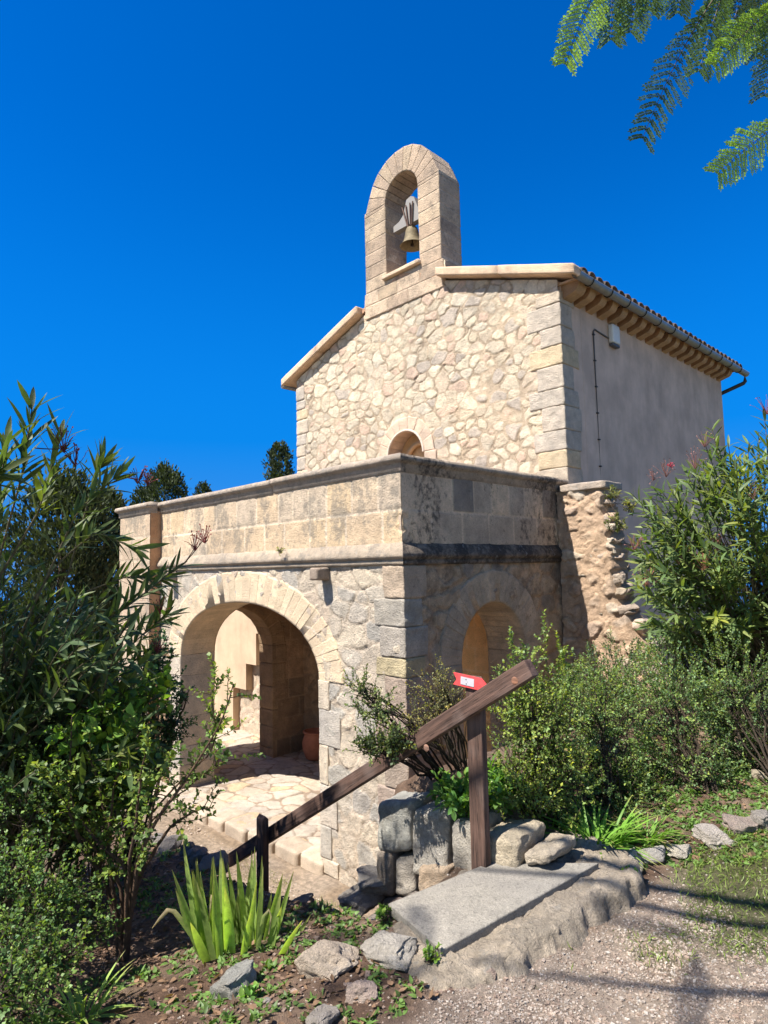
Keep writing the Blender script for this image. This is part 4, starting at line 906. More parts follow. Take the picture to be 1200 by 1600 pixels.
def twigs(mb, PTS, r0, r1, col, k=3):
    """many thin tubes at once; PTS (n, m, 3)"""
    n, m, _ = PTS.shape; T = nrm(np.gradient(PTS, axis=1)); A = nrm(np.cross(T, np.array([.3, .5, .8]))); B = np.cross(T, A); th_ = np.arange(k) / k * 2 * math.pi
    r = lerp(np.broadcast_to(r0, (n,))[:, None], np.broadcast_to(r1, (n,))[:, None], np.linspace(0, 1, m)[None])
    X = PTS[:, :, None] + r[:, :, None, None] * (np.cos(th_)[:, None] * A[:, :, None] + np.sin(th_)[:, None] * B[:, :, None])
    i = np.arange(m - 1)[:, None] * k + np.arange(k)[None]; j = np.arange(m - 1)[:, None] * k + (np.arange(k)[None] + 1) % k; F = np.stack([i, i + k, j + k, j], -1).reshape(-1, 4)
    mb.add(X.reshape(-1, 3), (np.arange(n)[:, None, None] * (m * k) + F[None]).reshape(-1, 4), np.repeat(np.broadcast_to(col, (n, 3)), m * k, 0))
def curve(P0, P1, sag, m=8, wob=.0, up=None):
    """n curves from P0 to P1 leaving upward; sag pulls the middle up (+)"""
    t = np.linspace(0, 1, m)[None, :, None]; C = (P0 + P1) / 2 + np.array([0, 0, 1.]) * np.broadcast_to(sag, (len(P1),))[:, None]
    X = (1 - t) ** 2 * P0[:, None] + 2 * t * (1 - t) * C[:, None] + t * t * P1[:, None]
    if wob: X = X + np.cumsum(RNG.normal(size=(len(P1), m, 3)), 1) * wob * np.sin(t * math.pi) 
    return X
def along(PTS, t):
    """point and tangent at parameters t (n, q) on curves (n, m, 3)"""
    n, m, _ = PTS.shape; f = np.clip(t * (m - 1), 0, m - 1.001); i = f.astype(int); w = (f - i)[..., None]; r = np.arange(n)[:, None]
    a, b = PTS[r, i], PTS[r, i + 1]; return a + (b - a) * w, nrm(b - a)
def leafy(mb, PTS, nleaf, t0, t1, L, Wd, ang, col, kind, bend=-.15, jit=.25, var=.25, droop=0.0, lvar=.3, whorl=0, tipcol=None, up=.6, hue=.15):
    n = len(PTS); t = t0 + (t1 - t0) * (np.arange(nleaf)[None] + RNG.random((n, nleaf)) * .8) / nleaf
    if whorl: t = t0 + (t1 - t0) * (np.floor(np.arange(nleaf) / whorl)[None] + RNG.random((n, 1))) / (nleaf / whorl)
    P, T = along(PTS, np.clip(t, 0, 1)); P = P.reshape(-1, 3); T = T.reshape(-1, 3); N_ = len(P)
    ph = (np.tile(np.arange(nleaf), n) * (2.4 if not whorl else 2 * math.pi / whorl) + np.repeat(RNG.random(n) * 6, nleaf) + (np.floor(np.tile(np.arange(nleaf), n) / max(whorl, 1)) * .9 if whorl else 0) + RNG.normal(size=N_) * jit)[:, None]
    A = nrm(np.cross(T, np.array([.31, .2, .93]))); B = np.cross(T, A); S_ = np.cos(ph) * A + np.sin(ph) * B
    an = (ang + RNG.normal(size=N_) * .2)[:, None] * lerp(1.0, .6, t.reshape(-1, 1)); D = nrm(T * np.cos(an) + S_ * np.sin(an) + np.array([0, 0, -droop]) + RNG.normal(size=(N_, 3)) * .08)
    Nn = T * .6 + np.array([0, 0, up]) - S_ * .2 + RNG.normal(size=(N_, 3)) * .25
    s = RNG.uniform(1 - lvar, 1 + lvar, N_) ; br = np.repeat(RNG.normal(size=n) * hue, nleaf); v = 1 + RNG.normal(size=N_) * var + br
    c = np.array(col)[None] * np.clip(v, .45, 1.8)[:, None]; y_ = np.clip(RNG.normal(size=N_) * .12 + br * .5, -.1, .4)[:, None]; c = c * (1 + np.concatenate([y_ * 1.6, y_ * .6, -y_], 1))
    leaves(mb, P, D, Nn, L * s, Wd * s, bend + RNG.normal(size=N_) * .08, np.clip(c, .005, .9), kind, tipcol)
def inball(n, pw_=.45):
    u = nrm(RNG.normal(size=(n, 3))); return u * (RNG.random(n) ** pw_)[:, None]
def bush(name, base, lobes, twl, nleaf, L, Wd, col, label, cat, kind='small', mat='leaf', stem=(.12, .09, .065), nst=14, rs=.008, group=None, ang=.9, upb=.5, bend=-.1, droop=0, var=.25, t0=.05, wob=.012, hue=.18, pw_=.45, whorl=0):
    root = empty(name, base, label, cat, group); fm = MB(); sm = MB(); base = np.array(base, float)
    for c, r, nt_ in lobes:
        c = np.array(c); r = np.array(r) * np.ones(3); u = inball(nt_, pw_)
        lump = 1 + .35 * 2 * fbm(u * 2.2 + c * 3, 5, 2); S0 = c + u * r * lump[:, None]
        D = nrm(nrm(u) * .7 + np.array([0, 0, upb]) + RNG.normal(size=u.shape) * .35); ln = twl * RNG.uniform(.6, 1.3, nt_)
        E = S0 + D * ln[:, None] * .5; S1 = S0 - D * ln[:, None] * .5; PT = curve(S1, E, ln * .08, 5, .004)
        leafy(fm, PT, nleaf, t0, 1, L, Wd, ang, col, kind, bend, var=var, droop=droop, hue=hue, whorl=whorl); twigs(sm, PT, .0025, .001, np.array(stem) * 1.2)
        k = max(3, int(nst * nt_ / sum(l[2] for l in lobes)));
        tg = c + inball(k, .7) * r * .9; b0 = base + RNG.normal(size=(k, 3)) * np.array([.03, .03, 0]); PS = curve(np.broadcast_to(b0, tg.shape), tg, .12 * np.linalg.norm(tg - b0, axis=1), 9, wob)
        twigs(sm, PS, rs * RNG.uniform(.7, 1.3, k), rs * .35, stem, 5)
        # secondary branches leaving the mains
        q = k * 5; idx = RNG.integers(k, size=q); P_, T_ = along(PS[idx], RNG.uniform(.35, .95, (q, 1))); P_ = P_[:, 0]; e_ = c + inball(q, .4) * r; e_ = P_ + (e_ - P_) * np.minimum(1, .45 / np.maximum(np.linalg.norm(e_ - P_, axis=1), 1e-3))[:, None]
        twigs(sm, curve(P_, e_, .03, 6, .006), rs * .35, rs * .15, stem, 4)
    fm.build('foliage', M[mat], root); sm.build('stems', M['bark'], root); return root
GRP = 'fine leaved shrubs right of the porch'
def g(px, py, d): return at(px, py, d)
def ground_pt(x, y): return (x, y, tz(x, y) - .03)
# ------------------------------------------------------------------ shrubs on the right
SG = (.18, .26, .085); YG = (.2, .27, .075)
b = bush('shrub', ground_pt(1.80, -.74), [(g(835, 1120, 3.75), (.26, .26, .34), 260), (g(815, 1230, 3.6), (.24, .24, .2), 150), (g(872, 1210, 3.7), (.22, .22, .3), 160)], .17, 16, .021, .0065, YG, 'yellow green fine leaved shrub just right of the post, with tall loose shoots', 'shrub', group=GRP, nst=20)
sh = MB(); st = MB(); E_ = np.array([g(850, 955, 3.9), g(796, 985, 3.8), g(868, 985, 3.9), g(815, 1000, 3.7), g(780, 1040, 3.6), g(905, 1040, 3.9), g(838, 1010, 3.8), g(1085 - 200, 1010, 4.0)]); PT = curve(np.broadcast_to(np.array(ground_pt(1.8, -.74)), E_.shape), E_, .1, 14, .012)
twigs(st, PT, .004, .0012, (.2, .16, .09), 4); leafy(sh, PT, 70, .45, 1, .022, .008, 1.1, YG, 'small'); PA, TA = along(PT, RNG.uniform(.5, .95, (8, 12))); PA = PA.reshape(-1, 3); E2 = PA + nrm(RNG.normal(size=PA.shape) + np.array([0, 0, .6])) * .08; P2 = curve(PA, E2, 0, 5); leafy(sh, P2, 10, .1, 1, .02, .0075, 1, YG, 'small')
sh.build('shoot_leaves', M['leaf'], b); st.build('shoots', M['bark'], b)
bush('shrub', ground_pt(2.0, -.25), [(g(935, 1110, 4.25), (.36, .34, .3), 330), (g(925, 1215, 4.1), (.34, .3, .26), 230), (g(985, 1250, 4.0), (.26, .24, .18), 120)], .16, 17, .019, .006, SG, 'grey green dense shrub second from the post, above the strap leaved clump', 'shrub', group=GRP, nst=22)
bush('shrub', ground_pt(2.42, .25), [(g(1050, 1095, 4.5), (.36, .34, .36), 370), (g(1075, 1200, 4.2), (.33, .3, .28), 240)], .16, 17, .019, .006, (.165, .25, .095), 'bluish green shrub with dark trunk behind the pale edging rocks', 'shrub', group=GRP, nst=22)
bush('shrub', ground_pt(2.75, .5), [(g(1150, 1080, 4.6), (.38, .36, .4), 380), (g(1190, 1170, 4.45), (.38, .3, .32), 330)], .16, 17, .019, .006, (.17, .255, .1), 'bluish green shrub with bare lower stem at the right border of the picture', 'shrub', group=GRP, nst=22)
bush('shrub', ground_pt(1.5, .85), [(g(960, 1060, 5.2), (.36, .4, .3), 300), (g(905, 1110, 4.9), (.25, .3, .25), 160)], .17, 15, .022, .007, (.15, .21, .09), 'loose pale shrub at the foot of the ruined wall', 'shrub', group=GRP, nst=16)
bush('shrub', ground_pt(2.1, 1.6), [(g(1075, 1025, 5.8), (.5, .4, .26), 380), (g(1170, 1020, 5.6), (.45, .4, .3), 330)], .17, 15, .022, .007, (.17, .25, .09), 'wide grey green shrub under the right oleander', 'shrub', group=GRP, nst=16)
# shrub in the planter beside the pier
bush('planter_shrub', (1.27, -.92, -1.38), [(g(588, 1105, 3.75), (.15, .15, .12), 46), (g(565, 1075, 3.8), (.1, .12, .08), 20), (g(612, 1160, 3.5), (.13, .12, .08), 60), (g(572, 1165, 3.55), (.1, .1, .06), 34)], .13, 14, .018, .007, (.13, .17, .06), 'open dark stemmed bush leaning left over the rail in front of the pier', 'bush', nst=14, rs=.009, stem=(.05, .038, .032), wob=.016)
bush('planter_shrub', (1.32, -.82, -1.38), [(g(690, 1085, 3.85), (.17, .17, .17), 95), (g(655, 1130, 3.8), (.12, .14, .14), 40)], .15, 16, .012, .0045, (.27, .26, .11), 'dry yellowish twiggy bush against the corner quoins behind the rail', 'bush', nst=14, rs=.008, stem=(.16, .13, .09), wob=.016)
bush('leafy_plant', ground_pt(1.55, -.95), [(g(722, 1245, 3.55), (.1, .12, .09), 40), (g(775, 1235, 3.6), (.13, .12, .1), 46), (g(700, 1230, 3.7), (.07, .08, .05), 14)], .12, 11, .042, .012, (.12, .24, .05), 'fresh green leafy plant growing on both sides of the post foot', 'plant', kind='lance', nst=10, rs=.003, stem=(.1, .14, .05))
# strap leaved clumps
def straps(name, c, n, L, Wd, col, label, spread=.9, r=.06, bend=-.55, cat='plant', var=.15, tip=None, mat='leaf', up=.9, dirb=(0, 0, 0), lv=.35):
    root = empty(name, c, label, cat); mb = MB(); a = RNG.random(n) * 2 * math.pi; rr = RNG.random(n) ** .5 * r
    P = np.array(c) + np.stack([np.cos(a) * rr, np.sin(a) * rr, np.zeros(n)], 1); tl = RNG.uniform(.1, spread, n)
    D = nrm(np.stack([np.cos(a) * tl, np.sin(a) * tl, np.full(n, up)], 1) + np.array(dirb)); out = np.stack([np.cos(a), np.sin(a), np.zeros(n)], 1)
    Nn = -out + np.array([0, 0, .5]); c_ = np.array(col) * (1 + RNG.normal(size=(n, 1)) * var)
    Nn = np.array([0, 0, 1.]) - out * .2 + RNG.normal(size=(n, 3)) * .15
    leaves(mb, P, D, Nn, L * RNG.uniform(1 - lv, 1 + lv * .5, n), Wd * RNG.uniform(.8, 1.2, n), bend * RNG.uniform(.4, 1.2, n), c_, 'blade', np.array((.4, .36, .14)))
    mb.build('leaves', M[mat], root); return root
p = onz(935, 1318, -1.52); straps('daylily_clump', p, 120, .24, .0075, (.15, .30, .04), 'bright green strap leaved clump spilling over the edging rocks', 1.9, .13, -.8)
p = onz(1010, 1310, -1.5); straps('daylily_clump', p, 50, .15, .006, (.14, .26, .04), 'small low strap leaved clump right of the bright green one', 1.3, .08)
p = onz(860, 1305, -1.52); straps('daylily_clump', p, 34, .13, .005, (.16, .27, .05), 'thin grassy tuft between the slab end and the bright strap leaved clump', 1.2, .07)
p = onz(130, 1592, -1.68); straps('strap_plant', p, 38, .2, .007, (.26, .36, .09), 'yellow green arching strap leaved clump in the bottom left corner', 2.6, .05, -.6)
p = onz(70, 1600, -1.68); straps('strap_plant', p, 14, .13, .008, (.17, .27, .06), 'few broad strap leaves at the very bottom left edge', 1.5, .04, -.5)
# iris
ir = empty('iris', onz(395, 1525, -1.75), 'clump of tall light green sword shaped iris leaves among the rocks', 'iris'); mb = MB()
IR = [(318, 1505, 282, 1310), (330, 1510, 268, 1395), (345, 1515, 335, 1345), (350, 1510, 345, 1360), (362, 1515, 358, 1350), (370, 1512, 372, 1330), (352, 1515, 328, 1400), (382, 1512, 382, 1355), (380, 1520, 400, 1370), (388, 1515, 416, 1310), (395, 1515, 420, 1345), (405, 1515, 447, 1345), (410, 1520, 462, 1352), (400, 1525, 425, 1395), (418, 1525, 470, 1420), (412, 1528, 485, 1440), (400, 1520, 392, 1330), (360, 1520, 350, 1385), (340, 1515, 310, 1375), (375, 1525, 365, 1400), (390, 1525, 405, 1400), (372, 1520, 388, 1375), (415, 1522, 440, 1390), (325, 1505, 300, 1350), (398, 1528, 432, 1440), (385, 1510, 378, 1318), (355, 1512, 340, 1330), (402, 1512, 410, 1355)]
B0 = []; D0 = []; L0 = []
for a, b_, c, d in IR:
    dd = 2.92 + RNG.uniform(-.1, .1); q0 = at(a, b_ + 8, dd); q1 = at(c, d, dd + RNG.uniform(-.1, .1)); B0.append(q0); D0.append(q1 - q0); L0.append(np.linalg.norm(q1 - q0))
for _ in range(16):
    a = RNG.uniform(315, 415); c = a + (a - 368) * RNG.uniform(.2, .9) + RNG.normal() * 12; d = RNG.uniform(1340, 1440); dd = 2.92 + RNG.uniform(-.12, .12); q0 = at(a, 1520, dd); q1 = at(c, d, dd + RNG.uniform(-.15, .15)); B0.append(q0); D0.append(q1 - q0); L0.append(np.linalg.norm(q1 - q0))
n = len(B0); B0 = np.array(B0); D0 = nrm(np.array(D0)); L0 = np.array(L0); cv_ = np.array((.33, .46, .13)) * (1 + RNG.normal(size=(n, 1)) * .18) * np.array([[1, 1, 1]])
Nn = perp(D0, -CF[None] * 1.0 + RNG.normal(size=(n, 3)) * .35)
leaves(mb, B0, D0, Nn, L0, .017 * RNG.uniform(.75, 1.25, n), RNG.normal(size=n) * .13, cv_, 'blade', np.array((.42, .42, .16)), cup=.35); mb.build('leaves', M['leaf_thin'], ir)
mb = MB()
for pts in ([(322, 1500), (300, 1462), (285, 1440), (272, 1424), (262, 1422), (250, 1435), (238, 1450)], [(398, 1525), (405, 1470), (412, 1432), (420, 1422), (424, 1432), (420, 1460)], [(352, 1510), (340, 1440), (334, 1402), (331, 1398), (326, 1440)]):
    W_ = np.array([at(x_, y_, 2.86) for x_, y_ in pts]); t_ = np.linspace(0, 1, len(W_)); wd = .013 * np.array([.8, 1, 1, .9, .8, .5, .1])[:len(W_)] if len(W_) == 7 else .012 * np.linspace(1, .2, len(W_))
    Tn = nrm(np.gradient(W_, axis=0)); Sd = nrm(np.cross(Tn, -CF)); X = np.stack([W_ + Sd * wd[:, None], W_ - CF * .003, W_ - Sd * wd[:, None]], 1).reshape(-1, 3)
    cg = lerp(np.array([.3, .38, .12]), np.array([.55, .44, .3]), sst(.35, .6, t_)[:, None]); m = len(W_)
    mb.add(X, [[q * 3 + s, q * 3 + s + 1, q * 3 + s + 4, q * 3 + s + 3] for q in range(m - 1) for s in (0, 1)], np.repeat(cg, 3, 0))
mb.build('withered_leaves', M['leaf_thin'], ir)

# ------------------------------------------------------------------ oleanders
def oleander(name, base, tips, label, col, L=.125, Wd=.0105, nl=30, whorl=3, t0=.45, sag=.25, extra=None, flowers=(), mat='leaf', stemc=(.2, .17, .1), rs=.006, drp=.05):
    root = empty(name, base, label, 'oleander'); fm = MB(); sm = MB(); tips = np.array(tips); n = len(tips); b0 = np.array(base) + RNG.normal(size=(n, 3)) * np.array([.12, .12, 0])
    PT = curve(b0, tips, sag * np.linalg.norm(tips - b0, axis=1) * RNG.uniform(.5, 1.2, n), 12, .008); twigs(sm, PT, rs, .0028, stemc, 5)
    leafy(fm, PT, nl, t0, 1.0, L, Wd, 1.0, col, 'lance', -.12, whorl=whorl, up=.5, var=.2, droop=drp)
    if extra is not None:
        for path in extra:
            P_ = np.array([path]); P_ = np.stack([np.interp(np.linspace(0, 1, 16), np.linspace(0, 1, len(path)), np.array(path)[:, k]) for k in range(3)], 1)[None]
            twigs(sm, P_, .008, .003, (.27, .24, .14), 6); leafy(fm, P_, 36, .62, 1.0, L * 1.08, Wd, .95, col, 'lance', -.08, whorl=3, up=.5, var=.15)
    fm.build('foliage', M[mat], root); sm.build('stems', M['bark'], root)
    if len(flowers):
        for f, c_, s in flowers:
            fl_ = MB(); f = np.array(f); k = 16; e_ = f + nrm(RNG.normal(size=(k, 3)) * .6 + np.array([0, 0, .8])) * s * RNG.uniform(.5, 1.1, (k, 1)); PP = curve(np.broadcast_to(f - np.array([0, 0, s * .6]), e_.shape), e_, 0, 5, .002)
            twigs(fl_, PP, .0022, .0014, c_, 4)
            leaves(fl_, e_, nrm(e_ - f), RNG.normal(size=(k, 3)), .014, .005, 0, np.array(c_) * 1.2, 'small')
            fl_.build('spent_flower', M['leaf_dull'], root)
    return root
rg = np.random.default_rng(21)
OL = (.085, .125, .042)
tips = []
for k in range(260):
    px = rg.uniform(-160, 250); lo = np.interp(px, [-160, 0, 60, 120, 180, 235], [700, 790, 880, 925, 940, 975]); py = rg.uniform(lo, 1240) if px > -20 else rg.uniform(lo, 1200); tips.append(at(px, py, rg.uniform(2.9, 4.3)))
base = (-.35, -3.15, tz(-.35, -3.15) - .05)
up_ex = [[base, at(-60, 1080, 3.4), at(5, 850, 3.1), at(35, 740, 3.0), at(50, 640, 3.0)], [base, at(-30, 1130, 3.4), at(60, 930, 3.3), at(120, 800, 3.3), at(192, 735, 3.3)], [base, at(20, 1090, 3.5), at(110, 1000, 3.4), at(190, 955, 3.4), at(285, 880, 3.4)],
         [base, at(-40, 900, 3.0), at(-5, 800, 3.0), at(10, 690, 2.95)], [base, at(0, 900, 3.2), at(60, 800, 3.2), at(95, 680, 3.2)], [base, at(10, 1000, 3.5), at(90, 880, 3.6), at(150, 830, 3.6), at(215, 860, 3.6)], [base, at(20, 1000, 3.6), at(120, 930, 3.7), at(200, 900, 3.7), at(255, 905, 3.7)], [base, at(-60, 900, 2.8), at(-30, 760, 2.8), at(-5, 740, 2.75)], [base, at(30, 1000, 3.6), at(100, 920, 3.7), at(150, 740, 3.6), at(160, 725, 3.6)], [base, at(30, 1100, 3.7), at(150, 1060, 3.7), at(230, 985, 3.7), at(262, 960, 3.6)]]
red = (.13, .03, .03)
oleander('oleander', base, tips, 'tall dark oleander with long narrow leaves and arching shoots on the left', OL, extra=up_ex, L=.145, Wd=.012, nl=21,
         flowers=[(at(100, 690, 3.1), red, .09), (at(118, 715, 3.1), red, .07), (at(215, 745, 3.3), red, .06), (at(230, 750, 3.35), red, .05), (at(320, 838, 3.4), (.22, .05, .05), .06), (at(305, 850, 3.4), (.22, .05, .05), .06), (at(245, 1010, 3.6), red, .06), (at(250, 950, 3.6), red, .06)])
mb = MB(); A0 = np.array([at(288, 880, 3.4), at(288, 880, 3.4), at(195, 745, 3.3), at(55, 700, 3.0)]); A1 = np.array([at(320, 840, 3.4), at(306, 852, 3.4), at(222, 748, 3.3), at(108, 700, 3.1)]); twigs(mb, curve(A0, A1, -.01, 6), .003, .002, (.2, .08, .06), 4)
ol_ = [o for o in bpy.data.objects if o.name == 'oleander'][0]; mb.build('flower_stalk', M['bark'], ol_)
tips = []
for k in range(330):
    py = rg.uniform(690, 1010); lo = np.interp(py, [690, 740, 780, 850, 900, 1000], [1130, 1070, 1010, 985, 985, 1010]); tips.append(at(rg.uniform(lo + 5, 1330), py, rg.uniform(4.7, 6.3)))
for px, py, d in ((1112, 668, 5.6), (1100, 690, 5.5), (1120, 705, 5.6), (1170, 690, 5.7), (1195, 655, 5.8), (1210, 640, 5.8), (1185, 675, 5.8), (1045, 760, 5.3), (1022, 762, 5.2), (1060, 790, 5.3), (1005, 800, 5.1), (985, 770, 5.1), (995, 850, 5.0), (1000, 900, 5.0), (1085, 735, 5.5), (1140, 715, 5.6), (1230, 660, 5.8), (1150, 740, 5.6)): tips.append(at(px, py, d))
pk = (.22, .10, .09)
oleander('oleander', (2.25, 2.2, tz(2.25, 2.2) - .05), tips, 'light green oleander with dried pink flower heads in front of the rendered wall', (.13, .18, .058), L=.125, Wd=.0115, nl=24, t0=.68, sag=.14, drp=.22,
         flowers=[(at(1040, 735, 5.1), pk, .09), (at(1048, 728, 5.1), (.45, .05, .09), .02), (at(1085, 720, 5.2), pk, .11), (at(1100, 690, 5.4), pk, .08), (at(1198, 635, 5.6), (.2, .06, .07), .12), (at(1020, 745, 5.1), pk, .05), (at(1180, 770, 5.1), pk, .12), (at(1120, 850, 5.0), (.3, .12, .09), .1), (at(1060, 870, 5), (.3, .12, .09), .1), (at(990, 850, 4.9), (.25, .1, .08), .08), (at(1010, 905, 4.9), (.28, .11, .08), .1), (at(1100, 880, 4.9), (.3, .13, .08), .1)])
bush('wall_weed', at(948, 775, 7.0), [(at(955, 775, 6.9), (.08, .08, .05), 8), (at(985, 790, 6.8), (.1, .06, .05), 10), (at(965, 820, 6.7), (.1, .1, .08), 14)], .16, 10, .04, .009, (.19, .2, .07), 'small weed rooted on top of the broken wall end', 'weed', nst=6, rs=.004, kind='lance')
p = (-1.75, -.11, .19); bush('wall_weed', p, [((-1.72, -.12, .22), (.06, .03, .03), 9)], .07, 8, .02, .006, (.22, .24, .09), 'tiny weed growing on the string course of the porch', 'weed', nst=3, rs=.002)

# ------------------------------------------------------------------ left bed plants
DG = (.06, .10, .035)
bush('dark_shrub', ground_pt(-.9, -2.5), [(at(60, 1120, 4.0), (.5, .4, .4), 300), (at(170, 1180, 4.1), (.32, .3, .4), 240), (at(215, 1090, 4.3), (.18, .2, .3), 90), (at(130, 1290, 3.7), (.4, .3, .2), 200)], .16, 14, .026, .009, DG, 'dense dark green small leaved shrub below the left oleander', 'shrub', nst=20)
bush('climbing_shrub', ground_pt(-.75, -2.15), [(at(258, 1055, 3.9), (.1, .1, .14), 50), (at(245, 1010, 3.9), (.07, .08, .07), 20), (at(268, 1130, 3.8), (.1, .1, .16), 56), (at(235, 1180, 3.8), (.12, .12, .14), 60), (at(285, 1085, 3.7), (.05, .05, .03), 10)], .15, 13, .022, .009, (.05, .11, .05), 'blue green small leaved shrub climbing before the left jamb of the front arch', 'shrub', nst=14)
bush('low_shrub', ground_pt(.15, -3.1), [(at(45, 1250, 3.1), (.26, .24, .24), 170), (at(25, 1390, 2.7), (.22, .2, .2), 150), (at(105, 1400, 2.9), (.18, .18, .1), 70), (at(0, 1500, 2.3), (.15, .15, .15), 70)], .13, 13, .018, .007, (.12, .20, .06), 'mid green small leaved low shrub at the left border', 'shrub', nst=18)
bush('vine', ground_pt(.05, -2.65), [(at(225, 1085, 3.35), (.12, .12, .1), 22), (at(180, 1130, 3.2), (.14, .12, .1), 22), (at(120, 1150, 3.1), (.08, .1, .08), 12), (at(200, 1180, 3.2), (.14, .12, .12), 26), (at(190, 1240, 3.1), (.14, .12, .1), 16)], .18, 7, .055, .021, (.15, .26, .05), 'broad leaved yellow green climber behind the rose bush', 'climber', kind='broad', nst=12, rs=.004, stem=(.22, .16, .08), ang=1.2)
bush('low_shrub', ground_pt(1.0, -3.45), [(at(15, 1565, 2.05), (.13, .12, .12), 70), (at(85, 1500, 2.4), (.14, .14, .08), 60), (at(60, 1440, 2.6), (.16, .16, .12), 80), (at(150, 1450, 2.8), (.1, .1, .07), 30)], .1, 12, .017, .0065, (.13, .21, .06), 'low dense green shrub in the bottom left corner behind the strap leaved clump', 'shrub', nst=16)
rb = empty('rose_bush', onz(192, 1502, -1.82), 'straggly rose bush with bare brown stems and small yellow green leaves', 'rose bush'); fm = MB(); sm = MB()
b0 = onz(192, 1502, -1.82)
MAIN = [[(192, 1502), (200, 1420), (188, 1350), (150, 1320), (110, 1260), (98, 1200)], [(195, 1502), (205, 1410), (215, 1330), (250, 1260), (300, 1190), (345, 1120), (362, 1060)], [(185, 1500), (180, 1440), (165, 1380), (120, 1320), (100, 1270), (105, 1190), (112, 1110)], [(195, 1502), (198, 1400), (210, 1300), (218, 1220), (225, 1150)], [(190, 1500), (192, 1400), (170, 1330), (160, 1250), (140, 1180)], [(195, 1500), (210, 1380), (240, 1330), (270, 1290), (305, 1270), (330, 1262)], [(192, 1500), (180, 1400), (172, 1300), (185, 1220), (200, 1150)], [(198, 1500), (205, 1380), (235, 1290), (245, 1230), (262, 1180)], [(240, 1270), (290, 1215), (330, 1180), (345, 1150), (335, 1100), (345, 1065)], [(150, 1330), (118, 1300), (95, 1250), (60, 1200)], [(230, 1290), (280, 1240), (320, 1210), (360, 1180)]]
PTS = []
for m_ in MAIN:
    m_ = np.array(m_, float); d = np.linspace(3.0, 2.85 + RNG.uniform(-.1, .25), len(m_)); W_ = np.array([at(a, b_, dd) for (a, b_), dd in zip(m_, d)]); t_ = np.linspace(0, 1, 22)
    W2 = np.stack([np.interp(t_, np.linspace(0, 1, len(W_)), W_[:, k]) for k in range(3)], 1); W2[1:-1] = (W2[:-2] + W2[1:-1] * 2 + W2[2:]) / 4; W2 += np.cumsum(RNG.normal(size=W2.shape), 0) * .003; PTS.append(W2)
PTS = np.array(PTS); twigs(sm, PTS[:8], .0125, .0025, (.22, .14, .095), 7); twigs(sm, PTS[8:], .005, .0018, (.2, .12, .07), 5)
q = 170; idx = RNG.integers(len(PTS), size=q); P_, T_ = along(PTS[idx], RNG.uniform(.25, .98, (q, 1))); P_ = P_[:, 0]; E_ = P_ + nrm(T_[:, 0] * .5 + RNG.normal(size=(q, 3)) * .6 + np.array([0, 0, .5])) * RNG.uniform(.05, .2, (q, 1))
P2 = curve(P_, E_, .01, 7, .004); twigs(sm, P2, .0025, .001, (.2, .17, .08), 4); leafy(fm, P2, 13, .2, 1, .024, .0095, 1.0, (.16, .23, .055), 'small', var=.2); leafy(fm, PTS, 34, .55, 1, .024, .009, 1.1, (.16, .23, .055), 'small')
fm.build('foliage', M['leaf'], rb); sm.build('stems', M['bark'], rb)
# ground weeds, dry leaves, grass, gravel
def scatter(n, x0, x1, y0, y1, f=None):
    x = RNG.uniform(x0, x1, n); y = RNG.uniform(y0, y1, n)
    if f is not None: k = RNG.random(n) < f(x, y); x, y = x[k], y[k]
    P = np.stack([x, y, x * 0], 1); near = sst(9, 5, np.hypot(x - 2, y + 1)); z = terrain(x, y) + near * (fbm(P * 2.2, 3, 4) * .07 + fbm(P * 14, 9, 4, .6) * .028)
    return np.stack([x, y, z], 1)
def bedf(x, y): return ((y < -1.8) & (d_line(x, y, (2.05, -3.2), (2.3, -2.1)) > 0)) | ((y > -1.2) & (x > 1.4)) & (y > -1.25 + (x - 1.9) * .9)
def clear(P):
    return P[(sd_poly(P[:, 0], P[:, 1], LP) < -.01)]
mb = MB(); P = clear(scatter(13000, -1.2, 3.6, -3.8, .6, lambda x, y: bedf(x, y) * .75)); n = len(P)
D = nrm(RNG.normal(size=(n, 3)) * np.array([1, 1, .25])); leaves(mb, P + np.array([0, 0, .008]), D, np.array([0, 0, 1.]) + RNG.normal(size=(n, 3)) * .5, RNG.uniform(.015, .045, n), RNG.uniform(.005, .013, n), RNG.normal(size=n) * .3, np.array([[.15, .09, .055]]) * RNG.uniform(.5, 1.9, (n, 1)), 'broad'); tag(mb.build('leaf_litter', M['leaf_dull']), kind='stuff')
mb = MB(); P = clear(scatter(2400, -1.2, 2.4, -3.8, -1.8, lambda x, y: bedf(x, y) * (fbm(np.stack([x, y, x * 0], 1) * 3, 55, 3) > -.02))); P = np.concatenate([P, clear(scatter(3000, 1.5, 3.6, -1.3, .9, lambda x, y: bedf(x, y)))]); k = 9; Pn = np.repeat(P, k, 0) + RNG.normal(size=(len(P) * k, 3)) * np.array([.012, .012, .004]); n = len(Pn)
D = nrm(RNG.normal(size=(n, 3)) * np.array([1, 1, .3]) + np.array([0, 0, .6])); leaves(mb, Pn, D, np.array([0, 0, 1.]) + RNG.normal(size=(n, 3)) * .3, RNG.uniform(.012, .04, n), RNG.uniform(.004, .01, n), -.2, np.array([[.12, .2, .05]]) * np.repeat(RNG.uniform(.6, 1.5, (len(P), 1)), k, 0), 'broad'); tag(mb.build('ground_weeds', M['leaf']), kind='stuff')
mb = MB(); P = clear(scatter(42000, 1.9, 4.2, -2.2, .8, lambda x, y: grass_mask(x, y) ** 1.5 * .8 + .004)); n = len(P)
